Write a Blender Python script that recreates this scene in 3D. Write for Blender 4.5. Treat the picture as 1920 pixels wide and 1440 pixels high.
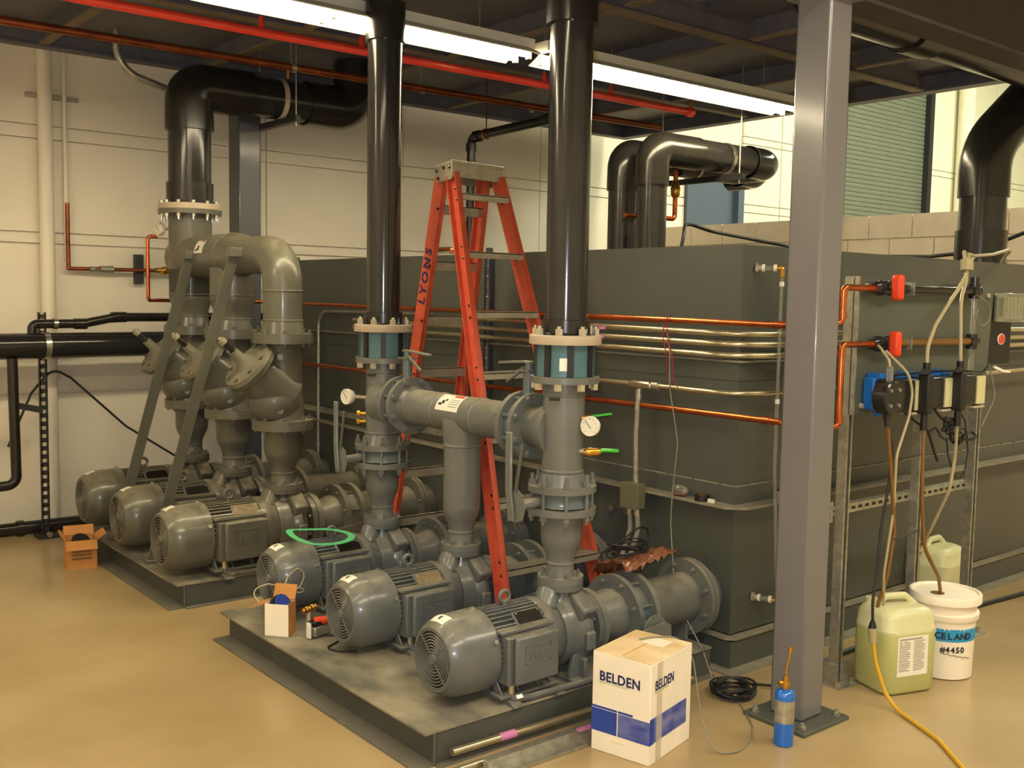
import bpy, bmesh, math, random
from mathutils import Vector as V, Matrix as MX, Quaternion
random.seed(7)
for o in list(bpy.data.objects): bpy.data.objects.remove(o)
SC = bpy.context.scene
COL = SC.collection
PI = math.pi
# ------------------------------------------------------------------ camera
YAW, PIT, ROL, HC, FP = 0.8863, 0.08373, -0.01765, 1.65, 1930.0
fw = V((math.cos(YAW)*math.cos(PIT), math.sin(YAW)*math.cos(PIT), -math.sin(PIT)))
r0 = V((math.sin(YAW), -math.cos(YAW), 0)); d0 = fw.cross(r0)
rt = math.cos(ROL)*r0 + math.sin(ROL)*d0; dn = -math.sin(ROL)*r0 + math.cos(ROL)*d0
cam = bpy.data.cameras.new('camera'); co = bpy.data.objects.new('camera', cam); COL.objects.link(co)
m = MX.Identity(4)
for i in range(3):
    m[i][0] = rt[i]; m[i][1] = -dn[i]; m[i][2] = -fw[i]
m[2][3] = HC
co.matrix_world = m
cam.sensor_fit = 'HORIZONTAL'; cam.sensor_width = 36; cam.lens = FP/1920*36; cam.clip_end = 200; cam.clip_start = .05
SC.camera = co
# ------------------------------------------------------------------ view, world, big lights
vs = SC.view_settings
SC.display_settings.display_device = 'sRGB'
vs.view_transform = 'Standard'; vs.look = 'None'; vs.gamma = 1; vs.exposure = 0.72; vs.use_curve_mapping = False
w = bpy.data.worlds.new('world'); SC.world = w; w.use_nodes = True
w.node_tree.nodes['Background'].inputs[0].default_value = (1, .88, .68, 1)
w.node_tree.nodes['Background'].inputs[1].default_value = .10
def area(name, loc, sx, sy, energy, col, rot=(0, 0, 0)):
    l = bpy.data.lights.new(name, 'AREA'); l.shape = 'RECTANGLE'; l.size = sx; l.size_y = sy; l.energy = energy; l.color = col
    o = bpy.data.objects.new(name, l); COL.objects.link(o); o.location = loc; o.rotation_euler = rot
    return o
WARM = (1, .86, .62)
area('hall_area_light', (-2.2, 3.0, 5.6), 1.0, 5.0, 300, WARM)
area('hall_area_light', (0.2, -1.6, 5.6), 5.0, 1.0, 210, WARM)
area('hall_area_light', (5.5, -1.0, 5.6), 4.0, 1.0, 150, WARM)
area('hall_area_light', (7.66, 3.8, 5.9), .5, 4.0, 170, WARM)  # added unseen lamp above the deck gap, brightens the low block wall
area('hall_area_light', (12.0, 3.5, 6.1), 4.0, 3.0, 500, (.95, 1.0, .74))
fl = bpy.data.lights.new('camera_flash', 'AREA'); fl.shape = 'RECTANGLE'; fl.size = .03; fl.size_y = .015; fl.energy = 26; fl.color = (.86, .92, 1)
fo = bpy.data.objects.new('camera_flash', fl); COL.objects.link(fo)
fo.matrix_world = co.matrix_world.copy(); fo.location = V((0, 0, HC)) + rt*(-.035) - dn*.045 + fw*.02

# ------------------------------------------------------------------ materials
def srgb(c):
    return tuple(((x/255)/12.92 if x/255 <= .04045 else ((x/255+.055)/1.055)**2.4) for x in c) + (1,)
def mat(name, col, rough=.5, metal=0, n=.0, nscale=8, dust=0, dustcol=(158, 148, 122), bump=0, bscale=60, trans=0, emit=None, es=0, coat=0, col2=None, alpha=1, aniso=None, spec=.5):
    M = bpy.data.materials.new(name); M.use_nodes = True
    nt = M.node_tree; B = nt.nodes['Principled BSDF']; L = nt.links.new
    B.inputs['Roughness'].default_value = rough; B.inputs['Metallic'].default_value = metal
    B.inputs['Specular IOR Level'].default_value = spec
    if coat: B.inputs['Coat Weight'].default_value = coat; B.inputs['Coat Roughness'].default_value = .12
    c = srgb(col); out = None
    tc = nt.nodes.new('ShaderNodeTexCoord')
    if n or col2:
        no = nt.nodes.new('ShaderNodeTexNoise'); no.inputs['Scale'].default_value = nscale; no.inputs['Detail'].default_value = 6
        if aniso:
            mp = nt.nodes.new('ShaderNodeMapping'); mp.inputs['Scale'].default_value = aniso; L(tc.outputs['Object'], mp.inputs[0]); L(mp.outputs[0], no.inputs['Vector'])
        else: L(tc.outputs['Object'], no.inputs['Vector'])
        cr = nt.nodes.new('ShaderNodeValToRGB'); e = cr.color_ramp.elements
        e[0].position = .34; e[1].position = .66
        if col2: e[0].color = c; e[1].color = srgb(col2)
        else: e[0].color = tuple(x*(1-n) for x in c[:3])+(1,); e[1].color = tuple(min(1, x*(1+n)) for x in c[:3])+(1,)
        L(no.outputs[0], cr.inputs[0]); out = cr.outputs[0]
    if dust:
        g = nt.nodes.new('ShaderNodeNewGeometry'); sx = nt.nodes.new('ShaderNodeSeparateXYZ'); L(g.outputs['Normal'], sx.inputs[0])
        mr = nt.nodes.new('ShaderNodeMapRange'); mr.inputs[1].default_value = .35; mr.inputs[2].default_value = 1; mr.inputs[4].default_value = dust; L(sx.outputs[2], mr.inputs[0])
        n2 = nt.nodes.new('ShaderNodeTexNoise'); n2.inputs['Scale'].default_value = 14; n2.inputs['Detail'].default_value = 5; L(tc.outputs['Object'], n2.inputs['Vector'])
        m2 = nt.nodes.new('ShaderNodeMapRange'); m2.inputs[1].default_value = .3; m2.inputs[2].default_value = .62; L(n2.outputs[0], m2.inputs[0])
        mu = nt.nodes.new('ShaderNodeMath'); mu.operation = 'MULTIPLY'; L(mr.outputs[0], mu.inputs[0]); L(m2.outputs[0], mu.inputs[1])
        mx = nt.nodes.new('ShaderNodeMix'); mx.data_type = 'RGBA'; L(mu.outputs[0], mx.inputs[0])
        if out: L(out, mx.inputs[6])
        else: mx.inputs[6].default_value = c
        mx.inputs[7].default_value = srgb(dustcol); out = mx.outputs[2]
        ra = nt.nodes.new('ShaderNodeMapRange'); ra.inputs[3].default_value = rough; ra.inputs[4].default_value = .85; L(mu.outputs[0], ra.inputs[0]); L(ra.outputs[0], B.inputs['Roughness'])
    if out: L(out, B.inputs['Base Color'])
    else: B.inputs['Base Color'].default_value = c
    if bump:
        nb = nt.nodes.new('ShaderNodeTexNoise'); nb.inputs['Scale'].default_value = bscale; nb.inputs['Detail'].default_value = 4; L(tc.outputs['Object'], nb.inputs['Vector'])
        bp = nt.nodes.new('ShaderNodeBump'); bp.inputs['Strength'].default_value = bump; bp.inputs['Distance'].default_value = .003; L(nb.outputs[0], bp.inputs['Height']); L(bp.outputs[0], B.inputs['Normal'])
    if trans: B.inputs['Transmission Weight'].default_value = trans
    if alpha < 1: B.inputs['Alpha'].default_value = alpha
    if emit: B.inputs['Emission Color'].default_value = emit; B.inputs['Emission Strength'].default_value = es
    return M
M_gray = mat('gray_enamel', (100, 103, 99), .36, n=.10, nscale=6, dust=.75, bump=.10, bscale=90, coat=.25)
M_gray2 = mat('gray_enamel_warm', (92, 91, 80), .34, n=.12, nscale=5, dust=.7, bump=.08, bscale=90, coat=.25)
M_dusty = mat('dust_coated_enamel', (116, 112, 96), .7, n=.14, nscale=14)
M_blueg = mat('blue_gray_enamel', (88, 100, 104), .3, n=.08, dust=.55, coat=.3)
M_motor = mat('motor_enamel', (90, 94, 93), .32, n=.10, nscale=7, dust=.55, bump=.06, coat=.3)
M_motor2 = mat('motor_enamel_warm', (86, 85, 74), .30, n=.10, nscale=7, dust=.6, bump=.06, coat=.3)
M_skid = mat('skid_paint', (70, 72, 66), .55, n=.15, nscale=4)
M_skidtop = mat('dusty_deck_plate', (84, 84, 78), .6, nscale=4.2, col2=(150, 141, 120), bump=.15, aniso=(1.6, 1, 1))
M_flg = mat('dusty_skid_flange', (98, 94, 82), .75, n=.15, nscale=5)
M_tank = mat('tank_paint', (80, 83, 76), .42, n=.06, nscale=3, bump=.05)
M_tankd = mat('tank_ledge_dust', (134, 128, 110), .7, n=.15, nscale=12)
M_pvc = mat('dark_plastic_pipe', (40, 39, 38), .16, n=.15, nscale=5, coat=.25, spec=.35)
M_pvcd = mat('dark_plastic_fitting', (36, 34, 31), .24, n=.15, nscale=5, coat=.15, spec=.35)
M_tan = mat('tan_flange_plastic', (186, 170, 148), .5, n=.06)
M_teal = mat('teal_rubber', (72, 108, 116), .42, n=.08)
M_blk = mat('black_rubber', (22, 22, 24), .5)
M_zinc = mat('zinc_bolt', (205, 200, 188), .25, metal=.9)
M_galv = mat('galvanised_steel', (176, 174, 160), .38, metal=.75, n=.2, nscale=30)
M_cond = mat('conduit_metal', (190, 180, 150), .28, metal=.85, n=.08)
M_cop = mat('copper', (196, 104, 56), .25, metal=.85, n=.22, nscale=9)
M_copd = mat('aged_copper', (140, 74, 44), .4, metal=.7, n=.3, nscale=9)
M_brass = mat('brass', (196, 150, 60), .28, metal=.85)
M_red = mat('red_sprinkler_paint', (214, 60, 44), .32, coat=.4)
M_org = mat('orange_fibreglass', (196, 84, 58), .45, n=.12, nscale=14)
M_alu = mat('ladder_aluminium', (168, 160, 140), .5, metal=.35, n=.12, nscale=20)
M_wall = mat('cream_painted_panel', (226, 218, 200), .6, n=.03, nscale=2, bump=.12, bscale=140)
M_wall2 = mat('white_painted_block', (216, 212, 190), .6, n=.03)
M_cmu = mat('cream_block', (236, 222, 196), .7, n=.05, nscale=6, bump=.1)
M_floor = mat('polished_concrete', (176, 154, 114), .22, nscale=1.1, col2=(155, 132, 93), bump=.03, spec=.4)
M_deck = mat('mezzanine_dark_steel', (100, 98, 106), .6, n=.1)
M_dkbm = mat('dark_girder_paint', (58, 52, 48), .55, n=.1)
M_joist = mat('mezzanine_dusty_flange', (120, 106, 86), .7, n=.12)
M_col = mat('column_gray_paint', (112, 110, 112), .3, n=.03, coat=.5)
M_colb = mat('blue_gray_column_paint', (74, 76, 84), .35, n=.04, coat=.3)
M_white = mat('white_enamel', (228, 224, 206), .4)
M_paper = mat('white_label', (232, 228, 214), .7)
M_tube = mat('fluorescent_tube', (255, 250, 235), .5, emit=(1, .85, .56, 1), es=34)
M_card = mat('brown_cardboard', (186, 128, 66), .8, n=.08, nscale=10)
M_cardw = mat('white_cardboard', (236, 226, 206), .65, n=.03)
M_cardt = mat('stained_box_top', (206, 176, 126), .7, nscale=6, col2=(236, 218, 180))
M_tape = mat('clear_packing_tape', (238, 224, 198), .3, alpha=.4)
M_blue = mat('printed_blue', (34, 62, 150), .5, n=.1)
M_bluep = mat('printed_blue_photo', (40, 60, 150), .5, nscale=9, col2=(120, 126, 176), aniso=(1, 1, 2.2))
M_navy = mat('navy_ink', (30, 36, 92), .6)
M_bcyl = mat('blue_gas_cylinder', (20, 98, 190), .28, coat=.6)
M_ygr = mat('yellow_green_liquid', (188, 190, 124), .42, n=.03)
M_carb = mat('cloudy_plastic', (206, 204, 158), .4, n=.04)
M_pail = mat('white_pail_plastic', (240, 230, 210), .38)
M_cyan = mat('cyan_print', (40, 150, 205), .5)
M_ink = mat('black_ink', (34, 32, 34), .7)
M_green = mat('green_handle', (44, 168, 40), .4)
M_gask = mat('green_gasket', (86, 186, 128), .6, n=.08, nscale=40)
M_glass = mat('gauge_dial', (226, 222, 206), .3)
M_orv = mat('orange_valve_handle', (226, 66, 28), .4)
M_blump = mat('blue_pump_base', (30, 108, 190), .4)
M_clear = mat('clear_plastic', (214, 214, 205), .12, trans=.85)
M_yel = mat('yellow_cord', (206, 160, 34), .5)
M_hose = mat('cloudy_hose', (170, 160, 124), .35)
M_hoseb = mat('brown_hose', (120, 84, 36), .35)
M_wgray = mat('gray_wire', (128, 124, 108), .5)
M_wred = mat('red_wire', (150, 28, 38), .5)
M_amber = mat('amber_plastic', (176, 118, 88), .18, trans=.45)
M_rolld = mat('roll_door_gray_green', (98, 103, 90), .5, n=.04)
M_doorb = mat('blue_gray_door', (70, 84, 102), .5)
M_panel = mat('gray_back_panel', (84, 90, 80), .42, n=.04)
M_rust = mat('black_strut', (40, 40, 38), .5)
M_pink = mat('pink_label', (196, 120, 170), .6)
M_wgr = mat('gray_elec_box', (120, 118, 92), .5, metal=.3)
M_dark = mat('dark_interior', (26, 26, 26), .8)
M_plate = mat('black_nameplate', (24, 22, 20), .3)
M_platet = mat('dusty_nameplate', (126, 110, 82), .6, n=.3, nscale=30)
M_blab = mat('printed_label_text', (208, 204, 190), .7, nscale=60, col2=(150, 146, 140), aniso=(1, 1, 3))

# ------------------------------------------------------------------ mesh builder
class MB:
    def __init__(s): s.v = []; s.f = []
    def add(s, vs_, fs):
        b = len(s.v); s.v += [tuple(p) for p in vs_]; s.f += [tuple(i+b for i in f) for f in fs]; return s
    def bx(s, x0, x1, y0, y1, z0, z1, rot=None, piv=None):
        P = [V((x, y, z)) for z in (z0, z1) for y in (y0, y1) for x in (x0, x1)]
        if rot is not None:
            c = V(piv) if piv is not None else V(((x0+x1)/2, (y0+y1)/2, (z0+z1)/2)); P = [c + rot @ (p-c) for p in P]
        return s.add(P, [(0, 2, 3, 1), (4, 5, 7, 6), (0, 1, 5, 4), (2, 6, 7, 3), (0, 4, 6, 2), (1, 3, 7, 5)])
    def lathe(s, o, ax, prof, n=28, close=False):
        o = V(o); ax = V(ax).normalized(); a = ax.orthogonal().normalized(); b = ax.cross(a)
        vs_ = []; fs = []
        for t, r in prof:
            for i in range(n):
                q = 2*PI*i/n; vs_.append(o + ax*t + (a*math.cos(q) + b*math.sin(q))*max(r, 1e-5))
        k = len(prof)
        for j in range(k-1 if not close else k):
            j2 = (j+1) % k
            for i in range(n):
                i2 = (i+1) % n; fs.append((j*n+i, j*n+i2, j2*n+i2, j2*n+i))
        if not close:
            if prof[0][1] > 1e-4: fs.append(tuple(range(n-1, -1, -1)))
            if prof[-1][1] > 1e-4: fs.append(tuple((k-1)*n+i for i in range(n)))
        return s.add(vs_, fs)
    def cyl(s, p0, p1, r0, r1=None, n=20):
        p0 = V(p0); p1 = V(p1); d = p1-p0
        return s.lathe(p0, d, [(0, r0), (d.length, r0 if r1 is None else r1)], n)
    def ring(s, o, ax, ro, ri, t, n=28):
        return s.lathe(o, ax, [(0, ro), (t, ro), (t, ri), (0, ri)], n, True)
    def tube(s, pts, r, n=10, fil=0, seg=6, closed=False):
        P = [V(p) for p in pts]
        if fil:
            Q = [P[0]]
            for i in range(1, len(P)-1):
                a = (P[i-1]-P[i]); b = (P[i+1]-P[i]); la, lb = a.length, b.length; a.normalize(); b.normalize()
                ang = a.angle(b)
                if ang > PI-.03: Q.append(P[i]); continue
                d = min(fil/math.tan(ang/2), la*.49, lb*.49)
                rr = d*math.tan(ang/2)
                c = P[i] + (a+b).normalized()*(rr/math.sin(ang/2))
                u = (P[i]+a*d)-c; w_ = (P[i]+b*d)-c
                th = max(u.angle(w_), 1e-4); st = math.sin(th)
                for k in range(seg+1): Q.append(c + u*(math.sin((1-k/seg)*th)/st) + w_*(math.sin(k/seg*th)/st))
            Q.append(P[-1]); P = Q
        k = len(P); vs_ = []; fs = []
        t0 = (P[1]-P[0]).normalized(); a = t0.orthogonal().normalized(); pt = t0
        for i, p in enumerate(P):
            if closed: t = (P[(i+1) % k]-P[i-1]).normalized()
            else: t = (P[min(i+1, k-1)]-P[max(i-1, 0)]).normalized()
            a = (pt.rotation_difference(t)) @ a; a = (a - t*a.dot(t)).normalized(); pt = t; b = t.cross(a)
            rad = r(i/(k-1)) if callable(r) else r
            for j in range(n):
                q = 2*PI*j/n; vs_.append(p + (a*math.cos(q)+b*math.sin(q))*rad)
        for i in range(k if closed else k-1):
            i2 = (i+1) % k
            for j in range(n):
                j2 = (j+1) % n; fs.append((i*n+j, i*n+j2, i2*n+j2, i2*n+j))
        if not closed: fs.append(tuple(range(n-1, -1, -1))); fs.append(tuple((k-1)*n+j for j in range(n)))
        return s.add(vs_, fs)
    def prism(s, poly, o, ux, uy, depth):
        o = V(o); ux = V(ux); uy = V(uy); nz = ux.cross(uy).normalized()*depth; k = len(poly)
        P = [o+ux*x+uy*y for x, y in poly]; P += [p+nz for p in P]
        return s.add(P, [tuple(range(k-1, -1, -1)), tuple(range(k, 2*k))] + [(i, (i+1) % k, k+(i+1) % k, k+i) for i in range(k)])
    def ribbon(s, pts, wdt, th, up):  # flat bar along a path
        P = [V(p) for p in pts]; up = V(up); vs_ = []; fs = []; k = len(P)
        for i, p in enumerate(P):
            t = (P[min(i+1, k-1)]-P[max(i-1, 0)]).normalized(); sd = t.cross(up).normalized(); u2 = sd.cross(t).normalized()
            for a, b in ((-1, -1), (1, -1), (1, 1), (-1, 1)): vs_.append(p + sd*wdt/2*a + u2*th/2*b)
        for i in range(k-1):
            for j in range(4): fs.append((i*4+j, i*4+(j+1) % 4, i*4+4+(j+1) % 4, i*4+4+j))
        fs += [(3, 2, 1, 0), tuple((k-1)*4+j for j in range(4))]
        return s.add(vs_, fs)
    def sphere(s, c, r, n=16, sc=(1, 1, 1)):
        c = V(c); k = n//2; vs_ = []; fs = []
        for j in range(k+1):
            ph = PI*j/k
            for i in range(n):
                q = 2*PI*i/n; vs_.append(c+V((math.sin(ph)*math.cos(q)*r*sc[0], math.sin(ph)*math.sin(q)*r*sc[1], -math.cos(ph)*r*sc[2])))
        for j in range(k):
            for i in range(n): fs.append((j*n+i, j*n+(i+1) % n, (j+1)*n+(i+1) % n, (j+1)*n+i))
        return s.add(vs_, fs)
    def hexb(s, o, ax, r, h):
        return s.lathe(o, ax, [(0, r), (h, r)], 6)
    def build(s, name, mt, parent=None, bev=0, kind=None, label=None, ang=35):
        me = bpy.data.meshes.new(name)
        off = V((0, 0, 0))
        p = parent
        while p is not None: off += p.location; p = p.parent
        me.from_pydata([V(v)-off for v in s.v], [], s.f)
        bm = bmesh.new(); bm.from_mesh(me); bmesh.ops.recalc_face_normals(bm, faces=bm.faces); bm.to_mesh(me); bm.free()
        me.polygons.foreach_set('use_smooth', [True]*len(me.polygons)); me.set_sharp_from_angle(angle=math.radians(ang))
        me.materials.append(mt)
        o = bpy.data.objects.new(name, me); COL.objects.link(o); o.parent = parent
        if bev:
            b = o.modifiers.new('bevel', 'BEVEL'); b.width = bev; b.segments = 2; b.limit_method = 'ANGLE'; b.angle_limit = math.radians(50); b.harden_normals = False
        if kind: o['kind'] = kind
        if label: o['label'] = label
        return o
def thing(name, loc, label, cat, group=None):
    o = bpy.data.objects.new(name, None); COL.objects.link(o); o.location = loc; o.empty_display_size = .05
    o['label'] = label; o['category'] = cat
    if group: o['group'] = group
    return o
def tag(o, label, cat, group=None):
    o['label'] = label; o['category'] = cat
    if group: o['group'] = group
    return o
def struct(o): o['kind'] = 'structure'; return o
def text(name, s, size, mt, o, ux, uy, parent, ext=.0008, bold=.0, kern=1.0, xs=1.0, align='LEFT'):
    c = bpy.data.curves.new(name, 'FONT'); c.body = s; c.size = size; c.extrude = ext; c.offset = bold; c.space_character = kern; c.align_x = align; c.resolution_u = 3
    t = bpy.data.objects.new('tmp', c); COL.objects.link(t)
    bpy.context.view_layer.update()
    me = bpy.data.meshes.new_from_object(t.evaluated_get(bpy.context.evaluated_depsgraph_get())); bpy.data.objects.remove(t); bpy.data.curves.remove(c)
    ux = V(ux).normalized()*xs; uy = V(uy).normalized(); nz = ux.cross(uy).normalized()
    off = V((0, 0, 0)); p = parent
    while p is not None: off += p.location; p = p.parent
    for v in me.vertices: v.co = V(o)-off + ux*v.co.x + uy*v.co.y + nz*v.co.z
    me.materials.clear(); me.materials.append(mt)
    ob = bpy.data.objects.new(name, me); COL.objects.link(ob); ob.parent = parent
    return ob
def circ(c, ax, r, n, ph=0):
    c = V(c); ax = V(ax).normalized()
    a = V((0, 0, 1)) if abs(ax.z) < .9 else V((1, 0, 0)); a = (a-ax*a.dot(ax)).normalized(); b = ax.cross(a)
    return [c + (a*math.cos(2*PI*(i+ph)/n)+b*math.sin(2*PI*(i+ph)/n))*r for i in range(n)]
def bolts(name, c, ax, r, n, rb, h0, h1, mt, parent, ph=.5, shaft=True, one=True):
    """bolts through a flange pair: heads outside -h0 and +h1 along the axis"""
    ax = V(ax).normalized(); B = MB()
    for p in circ(c, ax, r, n, ph):
        if not one: B = MB()
        B.hexb(p-ax*h0, -ax, rb, rb*1.1); B.hexb(p+ax*h1, ax, rb, rb*1.1)
        if shaft: B.cyl(p-ax*(h0+rb*1.6), p+ax*(h1+rb*1.8), rb*.5, n=8)
        if not one: B.build(name, mt, parent)
    if one: return B.build(name, mt, parent, kind='stuff')
def lerp(a, b, t): return V(a).lerp(V(b), t)

# ================================================================== SETTING
struct(MB().bx(-5, 18, -6, 7.5, -.12, 0).build('floor', M_floor))
jt = MB()
jt.bx(3.0, 16, 1.42, 1.426, 0, .0012); jt.bx(4.9, 4.906, -4, 1.42, 0, .0012)
struct(jt.build('trim_1', M_tankd))
# back wall, flat cast panels with grooved bands between them
wb = struct(MB().bx(-5, 8.46, 7.53, 7.75, 0, 6.6).build('wall_back', M_wall))
wr_ = MB(); wr_.bx(8.46, 18, 7.53, 7.75, 4.6, 6.6); wr_.bx(9.42, 11.38, 7.53, 7.75, 0, 4.6); wr_.bx(13.5, 18, 7.53, 7.75, 0, 4.6); wr_.bx(8.46, 9.42, 7.53, 7.75, 3.22, 4.6)
wr = struct(wr_.build('wall_back', M_wall2))
xs = [-5, -2.2, .95, 3.62, 6.42, 8.46]
zs = [0, .86, 1.98, 2.10, 2.66, 2.78, 3.46, 6.6]
zb = [(0.0, .93), (.945, 1.955), (1.965, 2.03), (2.04, 2.655), (2.665, 2.745), (2.755, 3.6), (3.61, 6.6)]
for i in range(len(xs)-1):
    for a, b in zb:
        MB().bx(xs[i]+.004, xs[i+1]-.004, 7.5, 7.53, a, b).build('panel', M_wall, wb)
for a, b in ((9.42, 10.12), (10.13, 11.38), (13.5, 15.2), (15.21, 18)):
    for c, d in ((0, 2.655), (2.665, 2.745), (2.755, 3.42), (3.43, 3.50), (3.51, 6.6)):
        MB().bx(a+.004, b-.004, 7.5, 7.53, c, d).build('panel', M_wall2, wr)
struct(MB().bx(-5.2, -5, -6, 7.75, 0, 6.6).build('wall_left', M_wall))
struct(MB().bx(-5.2, 18, -6.2, -6, 0, 6.6).build('wall_front', M_wall))
struct(MB().bx(18, 18.2, -6.2, 7.75, 0, 6.6).build('wall_right', M_wall2))
struct(MB().bx(-5.2, 18.2, -6.2, 7.75, 6.6, 6.8).build('ceiling', M_deck))
# steel door
dr = struct(MB().bx(8.56, 9.32, 7.53, 7.58, 0, 3.15).build('door_1', M_doorb))
f = MB(); f.bx(8.46, 8.56, 7.46, 7.62, 0, 3.22); f.bx(9.32, 9.42, 7.46, 7.62, 0, 3.22); f.bx(8.56, 9.32, 7.46, 7.62, 3.15, 3.22); f.build('door_frame', M_doorb, dr)
# roll-up door of slats
rd = struct(MB().bx(11.38, 13.5, 7.60, 7.62, 0, 4.6).build('door_2', M_dark))
for k in range(48):
    z = 2.0+.058*k
    P = [(-.029, 0), (-.026, .012), (0, .02), (.026, .012), (.029, 0)]
    b = MB().prism(P, (11.44, 7.595, z), (0, 0, 1), (0, -1, 0), 1.98); b.build('slat', M_rolld, rd)
MB().bx(11.38, 11.44, 7.5, 7.62, 0, 4.6).bx(13.40, 13.5, 7.5, 7.62, 0, 4.6).build('guide_rail', M_dark, rd)
MB().lathe((14.05, 7.38, 0), (0, 0, 1), [(0, .16), (6.0, .16)], 20)
t = MB().cyl((14.1, 7.36, 0), (14.1, 7.36, 6.5), .11, n=20).build('downpipe', M_wall2); tag(t, 'white painted round pipe on the wall right of the roll-up door', 'pipe')
# low block wall of blocks
lw = MB().bx(8.03, 8.25, 1.4, 7.5, 0, 2.40).build('wall_right_1', M_cmu); lw.name = 'wall_low'; struct(lw)
k = 0
y = 1.4
row = 0
for z in (2.205, 2.0, 1.795):
    y = 1.4 - (.2 if row % 2 else 0)
    while y < 7.45:
        a = max(y, 1.4); b = min(y+.40, 7.48)
        if b-a > .05: MB().bx(8.01, 8.04, a+.004, b-.004, z+.004, z+.197).build('block', M_cmu, lw)
        y += .40
    row += 1
# white drain pipes on the back wall
t = thing('wall_downpipe', (1.985, 7.42, 0), 'thick cream painted vertical pipe on the back wall, left of the thin one', 'pipe')
MB().cyl((1.985, 7.42, 0), (1.985, 7.42, 3.6), .047).build('pipe', M_wall, t)
for z in (.25, 1.05): MB().ring((1.985, 7.42, z), (0, 0, 1), .051, .044, .07).build('coupling', M_wall, t)
MB().bx(1.88, 2.09, 7.465, 7.5, 2.93, 2.96).build('wall_clamp', M_alu, t)
t = thing('wall_conduit', (2.12, 7.46, 1.84), 'thin cream vertical conduit on the back wall above the copper drop', 'pipe')
MB().cyl((2.12, 7.46, 1.84), (2.12, 7.46, 3.6), .015, n=12).build('pipe', M_wall, t)
MB().bx(2.02, 2.22, 7.475, 7.5, 2.93, 2.96).build('wall_clamp', M_alu, t)

# ------------------------------------------------------------------ mezzanine overhead
mz = struct(MB().bx(-3, 3.05, 1.6, 7.24, 3.33, 3.40).bx(3.05, 7.27, 4.08, 7.24, 3.33, 3.40).bx(4.75, 7.27, 1.6, 4.08, 3.33, 3.40).build('ceiling_mezzanine', M_deck))
ga = MB()
for k in range(14):
    x = 3.05+k*.122; ga.add([(x, 1.6, 3.36), (x+.05, 1.6, 3.36), (x+.061, 1.6, 3.40), (x+.111, 1.6, 3.40), (x+.122, 1.6, 3.36), (x, 4.08, 3.36), (x+.05, 4.08, 3.36), (x+.061, 4.08, 3.40), (x+.111, 4.08, 3.40), (x+.122, 4.08, 3.36)], [(i, i+1, i+6, i+5) for i in range(4)])
ga.build('corrugated_deck', M_galv, mz)
def beam(y0, y1, x, along, zb=3.2, bw=.10, parent=mz, mt=M_deck, h=.13):
    if along == 'y':
        MB().bx(x-.004, x+.004, y0, y1, zb+.01, zb+h).build('joist', mt, parent)
        MB().bx(x-bw/2, x+bw/2, y0, y1, zb, zb+.012).build('joist_flange', M_joist, parent)
    else:
        MB().bx(y0, y1, x-.004, x+.004, zb+.01, zb+h).build('joist', mt, parent)
        MB().bx(y0, y1, x-bw/2, x+bw/2, zb, zb+.012).build('joist_flange', M_joist, parent)
for x in (-.2, .85, 1.9, 2.97, 4.02, 5.08, 6.18): 
    beam(1.6, 4.0, x, 'y', 3.205, .06)
    beam(4.14, 7.1, x, 'y', 3.205, .06)
beam(-3, 7.1, 4.08, 'x', 3.195, .09); beam(-3, 7.1, 5.65, 'x', 3.2, .07); beam(-3, 7.1, 3.05, 'x', 3.195, .09)
MB().bx(-3, 7.23, 7.20, 7.24, 3.2, 3.52).bx(7.23, 7.27, 1.6, 7.24, 3.2, 3.52).build('edge_channel', M_deck, mz)
MB().bx(-3, 7.27, 7.15, 7.20, 3.2, 3.212).bx(7.16, 7.23, 1.6, 7.15, 3.2, 3.212).build('edge_flange', M_deck, mz)
gd = MB(); gd.bx(-3, 7.27, 2.285, 2.435, 2.80, 2.815); gd.bx(-3, 7.27, 2.355, 2.365, 2.815, 3.18); gd.bx(-3, 7.27, 2.285, 2.435, 3.18, 3.2); gd.build('girder', M_dkbm, mz)
t = thing('overhead_pipe', (5.3, 2.72, 3.02), 'large dark pipe running high at the top right corner', 'pipe')
MB().cyl((3.9, 2.72, 3.0), (7.0, 2.72, 3.0), .14, n=32).build('pipe', M_pvcd, t)
for x in (4.6, 6.2): MB().ring((x, 2.72, 3.0), (1, 0, 0), .155, .139, .2).build('coupling', M_pvcd, t)

# steel columns
t = thing('steel_column', (3.42, 2.36, 0), 'gray square steel column in the right foreground with bolted base plate', 'column')
MB().bx(3.35, 3.495, 2.288, 2.438, .016, 2.80).build('post', M_col, t, bev=.012)
MB().prism([(3.27, 2.215), (3.57, 2.215), (3.575, 2.505), (3.27, 2.505)], (0, 0, 0), (1, 0, 0), (0, 1, 0), .016).build('base_plate', M_tank, t, bev=.003)
for p in ((3.305, 2.25), (3.535, 2.25), (3.54, 2.47), (3.305, 2.47)): MB().hexb((p[0], p[1], .016), (0, 0, 1), .016, .012).cyl((p[0], p[1], .016), (p[0], p[1], .04), .008, n=8).build('anchor_bolt', M_galv, t)
MB().bx(3.32, 3.52, 2.26, 2.46, 2.785, 2.80).build('cap_plate', M_col, t)
t = thing('steel_column', (3.20, 6.97, 0), 'dark blue-gray steel column standing behind the left pump pipes', 'column')
MB().bx(3.115, 3.285, 6.885, 7.055, .016, 3.2).build('post', M_colb, t, bev=.01)
MB().bx(3.02, 3.38, 6.79, 7.15, 0, .016).build('base_plate', M_colb, t)

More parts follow.
